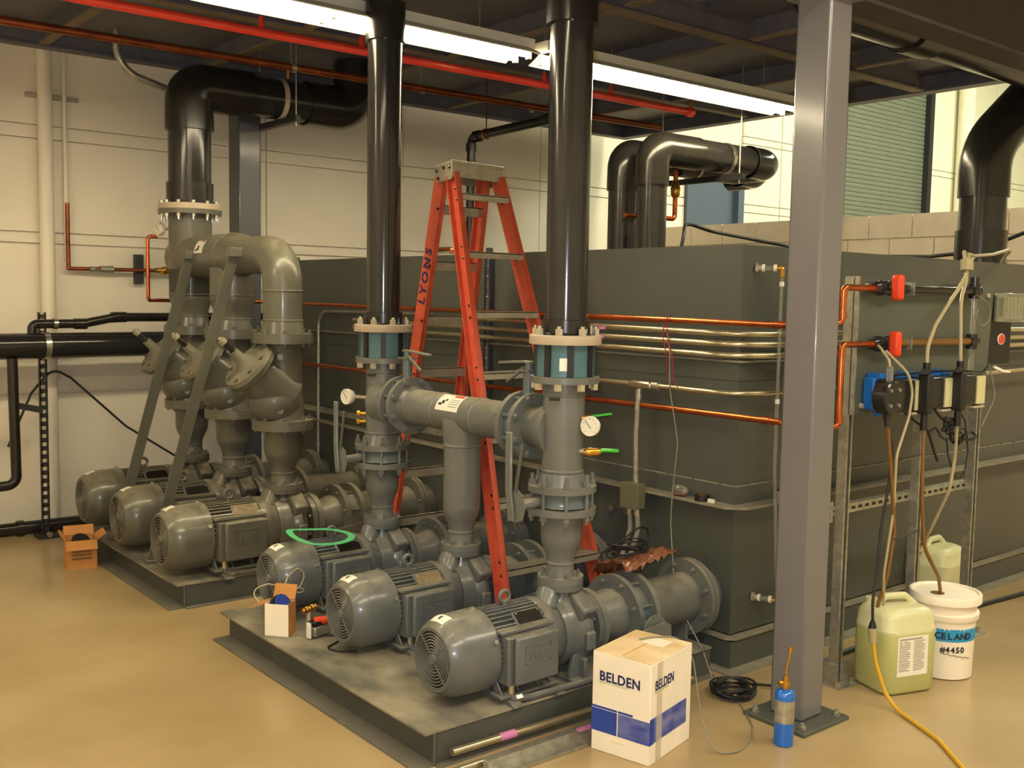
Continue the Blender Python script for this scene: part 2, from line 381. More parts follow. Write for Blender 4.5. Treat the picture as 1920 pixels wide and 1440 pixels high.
# ------------------------------------------------------------------ light fixtures
def fixture(x0, x1, y, z, label):
    t = thing('fluorescent_fixture', ((x0+x1)/2, y, z), label, 'light', 'fluorescent strip lights under the mezzanine')
    MB().bx(x0, x1, y-.055, y+.055, z, z+.055).build('housing', M_white, t)
    P = [(-.16, -.045), (-.155, -.05), (-.055, 0), (.055, 0), (.155, -.05), (.16, -.045), (.055, .006), (-.055, .006)]
    MB().prism(P, (x0+.04, y, z), (0, 1, 0), (0, 0, 1), x1-x0-.08).build('reflector', M_white, t)
    for s in (-1, 1):
        for a, b in ((x0+.05, (x0+x1)/2-.02), ((x0+x1)/2+.02, x1-.05)):
            MB().cyl((a, y+s*.058, z-.035), (b, y+s*.058, z-.035), .019, n=14).build('tube', M_tube, t)
        for x in (x0+.035, (x0+x1)/2-.012, x1-.06): MB().bx(x, x+.024, y+s*.058-.012, y+s*.058+.012, z-.062, z+.0).build('lamp_holder', M_white, t)
    for x in (x0+.35, x1-.35): MB().cyl((x, y, z+.055), (x, y, 3.33), .004, n=6).build('hanger_rod', M_galv, t)
    return t
fixture(1.25, 3.80, 4.56, 3.035, 'long strip light above the pumps, left of the other')
fixture(3.86, 6.22, 4.52, 3.035, 'long strip light on the right, ending beside the gray column')
fixture(-1.6, 0.8, 4.56, 3.04, 'strip light at the left, near the camera side').name = 'fluorescent_fixture'
fixture(-.6, 1.8, 2.35, 3.04, 'strip light over the open floor, near the camera side')

# ================================================================== PUMP SKIDS
def skid(x0, x1, y0, y1, label):
    t = thing('pump_skid', (x0, y0, 0), label, 'skid')
    MB().bx(x0-.045, x1, y0-.006, y1+.002, .122, .13).build('deck_plate', M_skidtop, t)
    MB().bx(x0, x0+.008, y0, y1, 0, .122).build('side_channel', M_skid, t)
    MB().bx(x0+.009, x1-.009, y0, y0+.008, 0, .122).build('side_channel', M_skid, t)
    MB().bx(x0+.009, x1-.009, y1-.008, y1, 0, .122).build('side_channel', M_skid, t)
    MB().bx(x1-.008, x1, y0, y1, 0, .122).build('side_channel', M_skid, t)
    MB().bx(x0-.085, x0, y0, y1, 0, .008).build('bottom_flange', M_flg, t)
    MB().bx(x0+.0005, x1, y0-.03, y0-.0005, 0, .008).build('bottom_flange', M_flg, t)
    MB().cyl((x0-.003, y0-.003, .008), (x0-.003, y0-.003, .122), .005, n=8).build('corner_weld', M_tank, t)
    return t
skid(2.02, 3.50, 2.87, 4.59, 'near pump skid of gray steel with dusty deck, carrying three pumps')
skid(2.02, 3.50, 5.15, 6.86, 'far pump skid of gray steel, nearer the back wall')

def pump(cx, cy, zb, s, label, M, plate, group, lab=True, tape=0):
    t = thing('pump', (cx, cy, zb), label, 'pump', None)
    h = zb+.18*s
    X = lambda l: cx+l*s
    def L(prof, name, mt=M, n=36, par=t, **k):
        return MB().lathe((cx, cy, h), (1, 0, 0), [(a*s, b*s) for a, b in prof], n).build(name, mt, par, **k)
    # fan cover with ring grille
    fc = MB().lathe((cx, cy, h), (1, 0, 0), [(a*s, b*s) for a, b in ((0, .110), (0, .119), (.008, .127), (.045, .148), (.075, .154), (.19, .157), (.205, .157), (.205, .150), (.19, .150), (.06, .146), (.02, .122), (.006, .110))], 40, True).build('fan_cover', M, t)
    g = MB()
    for k in range(8):
        r = (.026+.0116*k)*s
        g.tube([(cx+(.0+.004*abs(math.cos(q*0)))*s, cy+r*math.cos(q), h+r*math.sin(q)) for q in [2*PI*i/28 for i in range(28)]], 0.0036*s, 6, closed=True)
    g.lathe((cx-.003*s, cy, h), (1, 0, 0), [(0, .018*s), (.008*s, .021*s)], 20)
    for k in range(4):
        q = PI/4+k*PI/2; g.cyl((X(.004), cy+.02*s*math.cos(q), h+.02*s*math.sin(q)), (X(.004), cy+.112*s*math.cos(q), h+.112*s*math.sin(q)), .0035*s, n=6)
    g.build('grille', M, fc)
    MB().lathe((X(.03), cy, h), (1, 0, 0), [(0, .122*s), (.004, .122*s)], 28).build('shroud_back', M_dark, fc)
    if lab:
        b = MB(); q0, q1 = math.radians(78+tape), math.radians(112+tape)
        vs_ = []
        for i in range(9):
            q = q0+(q1-q0)*i/8
            for l, r in ((.024, .1374), (.045, .1493), (.068, .1541)): vs_.append((X(l), cy-math.cos(q)*r*s, h+math.sin(q)*r*s))
        b.add(vs_, [(3*i+j, 3*i+j+1, 3*i+j+4, 3*i+j+3) for i in range(8) for j in (0, 1)]); b.build('warning_sticker', M_paper, fc)
        q = math.radians(92+tape); vs_ = []
        b = MB()
        for i in range(4):
            q = q0+(q1-q0)*(.42+.07*i)
            for l, r in ((.036, .1452), (.045, .1500), (.056, .1524)): vs_.append((X(l), cy-math.cos(q)*r*s, h+math.sin(q)*r*s))
        b.add(vs_, [(3*i+j, 3*i+j+1, 3*i+j+4, 3*i+j+3) for i in range(2) for j in (0, 1)]); b.build('sticker_symbol', M_ink, fc)
    for q in (25, 155, 90):
        a = math.radians(q); MB().hexb((X(.185), cy-math.cos(a)*.155*s, h+math.sin(a)*.155*s), (0, -math.cos(a), math.sin(a)), .010*s, .012*s).build('cover_screw', M_zinc, fc)
    # finned motor frame
    L([(.20, .126), (.47, .126)], 'motor_frame')
    f = MB()
    for k in range(44):
        q = 2*PI*(k+.5)/44
        if -.97 < math.sin(q) < -.55: continue
        if math.cos(q) < -.80 and 0 > 1: continue
        ra = .151
        c, s_ = math.cos(q), math.sin(q)
        f.bx(X(.205), X(.462), cy-.0030*s, cy+.0030*s, h+.125*s, h+ra*s, rot=MX.Rotation(q-PI/2, 3, 'X'), piv=(cx, cy, h))
    f.build('cooling_fins', M, t, kind='stuff')
    # nameplate on a flat pad above the terminal box
    qa = math.radians(48)
    pn = MX.Rotation(PI/2-qa, 3, 'X')
    MB().bx(X(.315), X(.455), cy-.042*s, cy+.042*s, h+.120*s, h+.150*s, rot=pn, piv=(cx, cy, h)).build('plate_pad', M, t, bev=.003)
    np_ = MB().bx(X(.325), X(.445), cy-.034*s, cy+.034*s, h+.150*s, h+.1535*s, rot=pn, piv=(cx, cy, h)).build('nameplate', plate, t)
    for a in (.332, .438):
        for b in (-.028, .028): 
            p = V((X(a), cy, h)) + pn @ V((0, b*s, .1535*s)); MB().sphere(p, .0035*s, 8).build('rivet', M_zinc, np_)
    MB().bx(X(.205), X(.465), cy-.158*s, cy-.11*s, h+.088*s, h+.102*s).build('side_ledge', M, t, bev=.003)
    # terminal box
    tb = MB().bx(X(.215), X(.445), cy-.185*s, cy-.12*s, h-.10*s, h+.085*s).build('terminal_box', M, t, bev=.006)
    lid = MB().bx(X(.235), X(.445), cy-.212*s, cy-.187*s, h-.095*s, h+.088*s).build('box_lid', M, tb, bev=.010)
    fr = MB()
    x0, x1, z0, z1, yy = X(.285), X(.395), h-.015*s, h+.048*s, cy-.2125*s
    tx = text('embossed_lettering', 'WEG', .05*s, M, (x0+.006, yy, z0+.010*s), (1, 0, 0), (0, 0, 1), lid, ext=.0014, bold=.0012)
    fr.bx(x0-.01, x1+.004, yy-.0015, yy+.002, z0-.004, z0).bx(x0-.01, x1+.004, yy-.0015, yy+.002, z1-.002, z1+.002).bx(x0-.01, x0-.007, yy-.0015, yy+.002, z0-.004, z1+.002).bx(x1, x1+.004, yy-.0015, yy+.002, z0-.004, z1+.002)
    fr.build('embossed_frame', M, lid)
    MB().cyl((X(.25), cy-.16*s, h-.10*s), (X(.25), cy-.16*s, h-.135*s), .014*s, n=12).build('conduit_hub', M_cond, tb)
    # feet
    for sy in (-1, 1):
        ft = MB(); ya, yb = sorted((cy+sy*.095*s, cy+sy*.165*s))
        ft.bx(X(.20), X(.49), ya, yb, zb+.026*s, zb+.040*s)
        for l in (.22, .30, .40, .46): 
            ft.prism([(0, 0), (.05*s, 0), (-.01*s, .075*s), (-.03*s, .075*s)], (X(l), cy+sy*.105*s, zb+.04*s), (0, sy, 0), (0, 0, 1), .008*s)
        ft.build('foot', M, t, bev=.004)
        bb = MB()
        for l in (.235, .27, .455): bb.hexb((X(l), cy+sy*.148*s, zb+.04*s), (0, 0, 1), .009*s, .008*s)
        bb.build('foot_bolts', M, t, kind='stuff')
    for l in (.235, .45):
        b = MB(); b.prism([(-.20*s, 0), (.20*s, 0), (.15*s, .026*s), (-.15*s, .026*s)], (X(l), cy, zb), (0, 1, 0), (0, 0, 1), .045*s); b.build('mounting_angle', M, t)
    # lifting eye
    e = MB().tube([(X(.34)+.023*s*math.cos(q), cy, h+.180*s+.023*s*math.sin(q)) for q in [2*PI*i/20 for i in range(20)]], .0085*s, 8, closed=True)
    e.cyl((X(.34), cy, h+.14*s), (X(.34), cy, h+.165*s), .012*s, n=12); e.build('lifting_eye', M, t)
    # bell, adapter, volute
    L([(.46, .10), (.46, .150), (.485, .153), (.505, .150), (.53, .136), (.565, .130)], 'end_bell')
    L([(.548, .09), (.548, .142), (.568, .146), (.574, .146), (.574, .13)], 'adapter_ring')
    L([(.575, .10), (.577, .140), (.60, .146), (.615, .146), (.63, .128), (.655, .128), (.66, .120)], 'casing_cover')
    vol = L([(.60, .09), (.605, .128), (.63, .150), (.66, .158), (.69, .146), (.705, .12), (.715, .09), (.728, .066), (.735, .066)], 'volute')
    lug = MB(); lug.bx(X(.62), X(.70), cy-.150*s, cy-.02*s, h+.055*s, h+.148*s, rot=MX.Rotation(.55, 3, 'X')); lug.build('casing_lug', M, vol, bev=.012)
    MB().bx(X(.632), X(.682), cy-.170*s, cy-.120*s, h-.055*s, h+.020*s).build('casing_lug', M, vol, bev=.008)
    # pedestal foot
    pf = MB(); pf.prism([(-.055*s, 0), (.055*s, 0), (.03*s, .10*s), (-.03*s, .10*s)], (X(.625), cy-.11*s, zb+.01), (1, 0, 0), (0, 0, 1), .02*s)
    pf.bx(X(.63), X(.65), cy-.155*s, cy+.09*s, zb+.01, zb+.09*s); pf.bx(X(.575), X(.70), cy-.165*s, cy+.11*s, zb, zb+.014*s)
    pf.build('pedestal', M, t, bev=.003)
    # discharge nozzle and flange
    xd = X(.63); zt = zb+.378*s if s == 1 else zb+.420
    n_ = MB().lathe((xd, cy, h+.06*s), (0, 0, 1), [(0, .09*s), (.05*s, .085*s), (zt-h-.10*s, .060*s), (zt-h-.06*s, .058*s)], 28)
    n_.tube([(X(.54), cy-.02*s, h+.105*s), (X(.555), cy-.01*s, h+.15*s), (X(.60), cy, zt-.055*s)], lambda u: (.055-.01*u)*s, 16)
    n_.build('discharge_nozzle', M, t)
    rf = .094*s if s == 1 else .110
    MB().lathe((xd, cy, zt-.026), (0, 0, 1), [(0, rf), (.026, rf)], 32).build('discharge_flange', M, t)
    # suction flange
    MB().lathe((X(.730), cy, h), (1, 0, 0), [(0, .07*s), (0, .138*s), (.027*s, .138*s), (.027*s, .07*s)], 32, True).build('suction_flange', M, t)
    # armored motor lead along the skid
    if lab is not None:
        c = MB().tube([(X(.25), cy-.16*s, h-.135*s), (X(.255), cy-.165*s, zb+.025), (X(.33), cy-.175*s, zb+.016), (X(.60), cy-.185*s, zb+.016), (X(.98), cy-.17*s, zb+.016)], .013*s, 10, fil=.04)
        c.build('motor_conduit', M, t)
        MB().hexb((X(.262), cy-.168*s, zb+.022*s), (1, .0, 0), .017*s, .03*s).build('conduit_fitting', M_zinc, t)
    bolts('flange_bolts', (xd, cy, zt-.026), (0, 0, 1), rf*.82, 8, .009*s, .0, .052, M, t)
    bolts('suction_bolts', (X(.757), cy, h), (1, 0, 0), .115*s, 8, .010*s, .03*s, .028*s, M, t)
    return t
pump(2.13, 3.05, .13, 1, 'gray electric pump with clean black nameplate, nearest the white cable box', M_motor, M_plate, 'p')
pump(2.13, 3.73, .13, 1, 'gray electric pump with dusty tan nameplate, middle of the near skid', M_motor, M_platet, 'p')
pump(2.13, 4.41, .13, 1, 'gray electric pump with green gasket lying on its motor', M_motor, M_plate, 'p', tape=-3)
pump(1.955, 5.33, .13, 1.14, 'gray pump with large fan cover, closest to the front of the far skid', M_motor2, M_platet, 'q', tape=4)
pump(1.955, 6.0, .13, 1.14, 'gray pump between two others on the far skid, two straps crossing it', M_motor2, M_plate, 'q', tape=4)
pump(1.955, 6.66, .13, 1.14, 'gray pump farthest left, beside the open brown carton', M_motor2, M_plate, 'q', tape=4)

# ------------------------------------------------------------------ suction lines between pumps and tank
def suction(xa, cy, zc, s, label, M, blue, xe=3.57):
    t = thing('suction_pipe', (xa, cy, .13), label, 'pipe')
    r2 = .112*s; rf = .172*min(s, 1.12)
    MB().lathe((xa, cy, zc), (1, 0, 0), [(0, .138*s), (.028*s, .138*s), (.03*s, .084*s)], 36).build('inlet_flange', M, t)
    MB().lathe((xa+.028*s, cy, zc), (1, 0, 0), [(0, .084*s), (.04, .088*s), (.11, r2), (.14, r2)], 36).build('eccentric_reducer', M, t)
    x = xa+.17
    for dx in (0, .100): MB().lathe((x+dx, cy, zc), (1, 0, 0), [(0, rf), (.026, rf)], 36).build('valve_flange', M, t)
    MB().lathe((x+.02, cy, zc), (1, 0, 0), [(0, r2*1.16), (.085, r2*1.16)], 32).build('valve_body', blue, t)
    bolts('valve_bolts', (x, cy, zc), (1, 0, 0), rf*.84, 8, .011, 0, .126, M, t)
    MB().cyl((x+.05, cy, zc), (x+.05, cy-rf-.05, zc-.03), .022, n=14).build('valve_neck', M, t)
    h = MB(); h.prism([(-.22, -.02), (-.20, .012), (.04, .04), (.075, .02), (.08, -.04), (-.02, -.045)], (x+.05, cy-rf-.05, zc-.03), (1, 0, 0), (0, 0, 1), .006)
    h.build('lever_handle', M, t)
    pl = MB(); pl.prism([(.07*math.cos(a), .07*math.sin(a)) for a in [PI*i/8 for i in range(9)]], (x+.05, cy-rf-.03, zc-.03), (1, 0, 0), (0, 0, 1), .005); pl.build('notch_plate', M, t)
    MB().lathe((x+.12, cy, zc), (1, 0, 0), [(0, r2+.012), (.02, r2), (xe-x-.16, r2), (xe-x-.155, r2)], 36).build('pipe', M, t)
    MB().lathe((xe-.055, cy, zc), (1, 0, 0), [(0, r2), (0, rf), (.024, rf), (.024, r2)], 36, True).build('tank_flange', M, t)
    MB().lathe((xe-.027, cy, zc), (1, 0, 0), [(0, r2), (0, rf), (.022, rf), (.022, r2)], 36, True).build('tank_flange', M, t)
    MB().cyl((xe-.05, cy, zc), (3.66, cy, zc), r2, n=28).build('tank_nozzle', M, t)
    b = MB()
    for p in circ((xe-.055, cy, zc), (1, 0, 0), rf*.84, 8, .5): b = MB().hexb(p, (-1, 0, 0), .012, .014).cyl(p-V((.02, 0, 0)), p+V((.065, 0, 0)), .006, n=8); b.build('bolt', M, t)
    st = MB().bx(xe-.09, xe-.07, cy-.05, cy+.05, .0, zc-r2+.01); st.build('pipe_support', M, t)
    return t
names = ['rightmost suction pipe, heaped with copper-coloured film and black cable', 'dusty suction pipe of the middle pump, behind the ladder foot', 'suction pipe of the third pump on the near skid, behind the ladder']
for i, cy in enumerate((3.05, 3.73, 4.41)): suction(2.89, cy, .31, 1, names[i], M_gray, M_blueg)
names = ['tan dusty suction pipe in front on the far skid', 'suction pipe in the middle of the far skid', 'suction pipe nearest the back wall on the far skid']
for i, cy in enumerate((5.33, 6.0, 6.66)): suction(2.822, cy, .335, 1.16, names[i], M_gray2, M_gray2)

# ================================================================== NEAR SKID DISCHARGE PIPING
XD = 2.76
YA, YB, YC = 3.05, 3.73, 4.41
def Z(name, x, y, prof, mt, par, n=40, **k): return MB().lathe((x, y, 0), (0, 0, 1), prof, n).build(name, mt, par, **k)
def reducer_profile(z0, z1, ra, rb, k=8):
    return [(z0+(z1-z0)*i/k, ra+(rb-ra)*(.5-.5*math.cos(PI*i/k))) for i in range(k+1)]
def reducer_spool(y, label):
    t = thing('reducer_spool', (XD, y, .508), label, 'pipe')
    Z('bottom_flange', XD, y, [(.508, .094), (.532, .094), (.532, .055)], M_gray, t)
    Z('reducer', XD, y, [(.532, .060), (.565, .055)] + reducer_profile(.585, .70, .056, .084) + [(.765, .085), (.79, .10)], M_gray, t)
    Z('weld_bead', XD, y, [(.578, .055), (.582, .059), (.588, .059), (.592, .055)], M_gray, t)
    Z('top_flange', XD, y, [(.79, .139), (.815, .139)], M_gray, t)
    b = MB()
    for p in circ((XD, y, .532), (0, 0, 1), .077, 8, .5): b.hexb(p, (0, 0, 1), .009, .009)
    b.build('flange_bolts', M_gray, t, kind='stuff')
    return t
reducer_spool(YA, 'gray flanged reducer below the right lever valve, next to the white cable box')
reducer_spool(YC, 'gray flanged reducer below the left lever valve, beside the green gasket')
def butterfly_v(y, label):
    t = thing('butterfly_valve', (XD, y, .815), label, 'valve')
    Z('valve_body', XD, y, [(.816, .095), (.822, .118), (.835, .112), (.862, .112), (.875, .118), (.879, .095)], M_blueg, t)
    MB().cyl((XD, y, .848), (XD-.215, y+.02, .835), .024, .020, n=16).build('valve_neck', M_gray, t)
    p = V((XD-.225, y+.02, .835))
    q = MB().prism([(.0, -.065), (.045, -.05), (.06, 0), (.045, .05), (0, .075), (-.03, .02), (-.03, -.04)], p+V((0, 0, .0)), (0, -1, 0), (0, 0, 1), .006); q.build('notch_plate', M_gray, t)
    l = MB().ribbon([p+V((-.012, .01, -.06)), p+V((-.015, .015, .0)), p+V((-.012, .03, .06)), p+V((-.01, .035, .29))], .036, .012, (1, 0, 0)); l.build('lever_handle', M_gray, t, bev=.004)
    MB().ribbon([p+V((-.01, -.01, .06)), p+V((-.01, -.045, .25))], .014, .010, (1, 0, 0)).build('squeeze_lever', M_tank, t, bev=.003)
    b = MB()
    for c in circ((XD, y, .80), (0, 0, 1), .122, 8, .25): b.cyl(c-V((0, 0, .045)), c+V((0, 0, .15)), .008, n=10)
    b.build('studs', M_gray, t, kind='stuff')
    for c in circ((XD, y, .80), (0, 0, 1), .122, 8, .25):
        MB().hexb(c-V((0, 0, .012)), (0, 0, -1), .015, .018).build('nut', M_gray, t)
        MB().hexb(c+V((0, 0, .106)), (0, 0, 1), .015, .018).build('nut', M_gray, t)
    return t
butterfly_v(YA, 'gray butterfly valve with upright lever on the right riser, in front of the gauge')
butterfly_v(YC, 'gray butterfly valve with upright lever on the left riser, beside the gauge pipe')
# welded header with three legs
t = thing('pipe_header', (XD, YB, 1.12), 'gray welded pipe header joining the two near risers, with white warning sticker', 'pipe')
def tee_riser(y, sgn, parts_label):
    t = thing('riser_tee', (XD, y, .88), parts_label, 'pipe')
    Z('bottom_flange', XD, y, [(.88, .139), (.905, .139)], M_gray, t)
    Z('weld_neck', XD, y, [(.905, .106), (.918, .100), (.955, .086)], M_gray, t)
    Z('weld_bead', XD, y, [(.955, .084), (.959, .088), (.965, .088), (.969, .084)], M_gray, t)
    Z('riser', XD, y, [(.955, .084), (1.318, .084)], M_gray, t)
    Z('weld_bead', XD, y, [(1.262, .084), (1.266, .0875), (1.272, .0875), (1.276, .084)], M_gray, t)
    a = V((XD, y, 1.12))
    MB().lathe(a, (0, sgn, 0), [(.02, .115), (.07, .108), (.10, .092), (.125, .086), (.17, .086)], 36).build('branch', M_gray, t)
    MB().lathe(a, (0, sgn, 0), [(.17, .139), (.195, .139)], 36).build('branch_flange', M_gray, t)
    Z('top_flange', XD, y, [(1.316, .139), (1.342, .139)], M_gray, t)
    return t
ta = tee_riser(YA, 1, 'gray tee pipe on the right riser, carrying gauge and green-handled valve')
tc = tee_riser(YC, -1, 'gray tee pipe on the left riser, with gauge on its left side')
MB().bx(2.66, 2.668, 2.98, 3.02, 1.25, 1.262, rot=MX.Rotation(.6, 3, 'Z')).build('black_tag', M_blk, ta)
MB().bx(2.664, 2.672, 4.35, 4.39, 1.25, 1.262, rot=MX.Rotation(.6, 3, 'Z')).build('black_tag', M_blk, tc)
# wafer valves in the header
def wafer(y, ht, label):
    t = thing('butterfly_valve', (XD, y, 1.12), label, 'valve')
    MB().lathe((XD, y-.024, 1.12), (0, 1, 0), [(0, .112), (.048, .112)], 36).build('valve_body', M_blueg, t)
    MB().cyl((XD, y, 1.20), (XD, y, 1.345), .024, n=16).build('valve_neck', M_blueg, t)
    MB().bx(XD-.035, XD+.035, y-.035, y+.035, 1.345, 1.352).build('notch_plate', M_gray, t)
    MB().cyl((XD, y, 1.352), (XD, y, 1.38), .016, n=12).build('stem', M_blueg, t)
    MB().ribbon([(XD, y-ht*.03, 1.383), (XD, y+ht*.03, 1.383), (XD, y+ht*.19, 1.372)], .03, .012, (0, 0, 1)).build('lever_handle', M_gray, t, bev=.004)
    MB().ribbon([(XD-.01, y+ht*.02, 1.36), (XD-.01, y+ht*.13, 1.295)], .012, .010, (0, 0, 1)).build('squeeze_lever', M_gray, t)
    b = MB()
    for c in circ((XD, y, 1.12), (0, 1, 0), .122, 8, .5):
        b.cyl(c-V((0, .075, 0)), c+V((0, .075, 0)), .008, n=8)
    b.build('studs', M_blueg, t, kind='stuff')
    for c in circ((XD, y, 1.12), (0, 1, 0), .122, 8, .5):
        for s in (-1, 1): MB().hexb(c+V((0, s*.052, 0)), (0, s, 0), .014, .016).build('nut', M_gray, t)
    return t
wafer(YA+.222, 1, 'gray header valve next to the right riser, its lever turned left')
wafer(YC-.222, -1, 'gray header valve next to the left riser, its lever turned right')
MB().lathe((XD, YA+.249, 1.12), (0, 1, 0), [(0, .139), (.025, .139)], 36).build('end_flange', M_gray, t)
MB().lathe((XD, YC-.249, 1.12), (0, -1, 0), [(0, .139), (.025, .139)], 36).build('end_flange', M_gray, t)
MB().lathe((XD, YA+.27, 1.12), (0, 1, 0), [(0, .100), (.035, .086), (.04, .084), (YC-YA-.54-.04, .084), (YC-YA-.54-.035, .086), (YC-YA-.54, .100)], 40).build('header_pipe', M_gray, t)
for yy in (YB-.15, YB+.15, YA+.31, YC-.31): MB().lathe((XD, yy, 1.12), (0, 1, 0), [(-.006, .084), (-.003, .0875), (.003, .0875), (.006, .084)], 40).build('weld_bead', M_gray, t)
Z('branch_leg', XD, YB, [(.70, .084), (.98, .0845), (1.02, .088), (1.05, .094), (1.10, .094)], M_gray, t)
Z('weld_bead', XD, YB, [(.974, .084), (.978, .0885), (.984, .0885), (.988, .084)], M_gray, t)
Z('leg_reducer', XD, YB, [(.532, .060), (.565, .055)] + reducer_profile(.585, .70, .056, .0845), M_gray, t)
Z('weld_bead', XD, YB, [(.578, .055), (.582, .059), (.588, .059), (.592, .055)], M_gray, t)
Z('leg_flange', XD, YB, [(.508, .094), (.532, .094)], M_gray, t)
b = MB()
for p in circ((XD, YB, .532), (0, 0, 1), .077, 8, .5): b.hexb(p, (0, 0, 1), .009, .009)
b.build('flange_bolts', M_gray, t, kind='stuff')
# sticker wrapped on the header
def wrap_sticker(name, mt, par, a0, a1, y0, y1, r, cx=XD, cz=1.12):
    vs_ = []; n = 9
    for i in range(n):
        a = math.radians(a0+(a1-a0)*i/(n-1))
        for yy in (y0, y1): vs_.append((cx-math.cos(a)*r, yy, cz+math.sin(a)*r))
    return MB().add(vs_, [(2*i, 2*i+1, 2*i+3, 2*i+2) for i in range(n-1)]).build(name, mt, par)
st = wrap_sticker('warning_sticker', M_paper, t, 12, 78, 3.665, 3.835, .0852)
wrap_sticker('sticker_red_band', M_red, st, 64, 74, 3.675, 3.745, .0858)
for k in range(4): wrap_sticker('sticker_text_line', M_ink, st, 50-k*8, 51.5-k*8, 3.675, 3.745, .0858)
wrap_sticker('sticker_symbol', M_ink, st, 34, 46, 3.78, 3.80, .0858); wrap_sticker('sticker_symbol', M_ink, st, 28, 36, 3.795, 3.82, .0858); wrap_sticker('sticker_symbol', M_ink, st, 44, 52, 3.765, 3.78, .0858)
# teal expansion joints with control rods
def coupler(y, label, lab=False):
    t = thing('expansion_joint', (XD, y, 1.342), label, 'pipe joint')
    Z('sleeve', XD, y, [(1.343, .118), (1.352, .116), (1.46, .116), (1.469, .118)], M_teal, t, ang=60)
    for k, c in enumerate(circ((XD, y, 0), (0, 0, 1), .117, 8, .30)):
        d = (c-V((XD, y, 0))).normalized()
        MB().bx(-.013, .013, -.006, .008, 1.343, 1.468).v
        p0 = c+V((0, 0, 1.343)); a = d.cross(V((0, 0, 1)))
        MB().prism([(-.013, -.006), (.013, -.006), (.013, .007), (-.013, .007)], p0, a, d, .126).build('rubber_rib', M_blk, t) if 0 else \
        MB().add([p0+a*sx*.013+d*sy+V((0, 0, z)) for z in (0, .126) for sy in (-.008, .007) for sx in (-1, 1)], [(0, 2, 3, 1), (4, 5, 7, 6), (0, 1, 5, 4), (2, 6, 7, 3), (0, 4, 6, 2), (1, 3, 7, 5)]).build('rubber_rib', M_blk, t)
    for c in circ((XD, y, 1.316), (0, 0, 1), .121, 8, .80):
        MB().hexb(c, (0, 0, -1), .0165, .026).build('hex_nut', M_zinc, t)
    if lab:
        a = math.atan2(-y, -XD)+.06; d = V((math.cos(a), math.sin(a), 0)); s = V((-d.y, d.x, 0)); p = V((XD, y, 0))+d*.1185
        MB().add([p+s*-.028+V((0, 0, 1.368)), p+s*.028+V((0, 0, 1.368)), p+s*.028+V((0, 0, 1.418)), p+s*-.028+V((0, 0, 1.418)), p+s*-.028+d*-.004+V((0, 0, 1.368)), p+s*.028-d*.004+V((0, 0, 1.368)), p+s*.028-d*.004+V((0, 0, 1.418)), p+s*-.028-d*.004+V((0, 0, 1.418))], [(0, 1, 2, 3), (7, 6, 5, 4), (0, 4, 5, 1), (1, 5, 6, 2), (2, 6, 7, 3), (3, 7, 4, 0)]).build('white_label', M_paper, t)
    return t
coupler(YA, 'teal and black ribbed pipe joint with small white label', True)
coupler(YC, 'teal and black ribbed pipe joint without label, left of the ladder')
def black_riser(y, zt, label, bend):
    t = thing('plastic_riser', (XD, y, 1.469), label, 'pipe')
    Z('tan_flange', XD, y, [(1.469, .143), (1.472, .145), (1.503, .145), (1.506, .142), (1.506, .09)], M_tan, t, 48)
    for c in circ((XD, y, 1.506), (0, 0, 1), .121, 8, .80):
        MB().hexb(c, (0, 0, 1), .0165, .026).cyl(c, c+V((0, 0, .036)), .009, n=8).build('hex_nut', M_zinc, t)
    Z('socket', XD, y, [(1.506, .105), (1.515, .098), (1.565, .098), (1.567, .086)], M_pvcd, t)
    Z('pipe', XD, y, [(1.56, .0845), (zt+.02, .0845)], M_pvc, t, 48)
    if bend:
        Z('elbow_socket', XD, y, [(zt, .088), (zt, .098), (zt+.11, .098)], M_pvcd, t, 40)
        MB().tube([(XD, y, zt+.10), (XD, y, zt+.27), (XD, y-.34, zt+.27)], .098, 36, fil=.16, seg=10).build('elbow', M_pvcd, t)
    else:
        Z('elbow_socket', XD, y, [(zt, .088), (zt, .101), (zt+.9, .101)], M_pvcd, t, 40)
    return t
black_riser(YA, 2.71, 'glossy dark plastic riser pipe right of the ladder, above the labelled teal joint', False)
black_riser(YC, 2.885, 'glossy dark plastic riser pipe left of the ladder, above the unlabelled teal joint', True)
# gauges and small valves
def gauge(c, face, stemto, r, label, nut=True):
    c = V(c); face = V(face).normalized()
    t = thing('pressure_gauge', c, label, 'gauge')
    MB().lathe(c, face, [(-.045, r*.35), (-.035, r*.8), (-.015, r), (0, r), (.003, r*.96), (.003, r*.85), (0, r*.85)], 32).build('case', M_white, t)
    MB().lathe(c, face, [(-.002, r*.86), (.0008, r*.86)], 32).build('dial', M_glass, t)
    u = face.cross(V((0, 0, 1))).normalized(); w_ = u.cross(face).normalized()
    MB().cyl(c+face*.002-(u*.4+w_*.5)*r*.4, c+face*.002+(u*.5+w_*.6)*r*.9, r*.03, n=6).build('needle', M_ink, t)
    k = MB()
    for i in range(9):
        a = math.radians(-45+i*33.75); d = u*math.cos(a)+w_*math.sin(a); k.cyl(c+face*.0015+d*r*.68, c+face*.0015+d*r*.8, r*.02, n=4)
    k.build('dial_marks', M_ink, t, kind='stuff')
    MB().tube([c-face*.03, V(stemto)], .010, 10).build('stem', M_galv, t)
    return t
gauge((2.785, 2.925, 1.150), (-.93, -.36, 0), (2.80, 2.98, 1.150), .040, 'round white-cased pressure gauge on the right riser above the green handle')
gauge((2.63, 4.55, 1.135), (-.97, -.2, 0), (2.70, 4.46, 1.135), .040, 'round pressure gauge on the left riser, facing left')
t = thing('ball_valve', (2.80, 2.955, 1.02), 'small brass ball valve with bright green lever on the right riser', 'valve')
MB().cyl((2.775, 2.985, 1.045), (2.795, 2.945, 1.045), .013, n=12).build('nipple', M_galv, t)
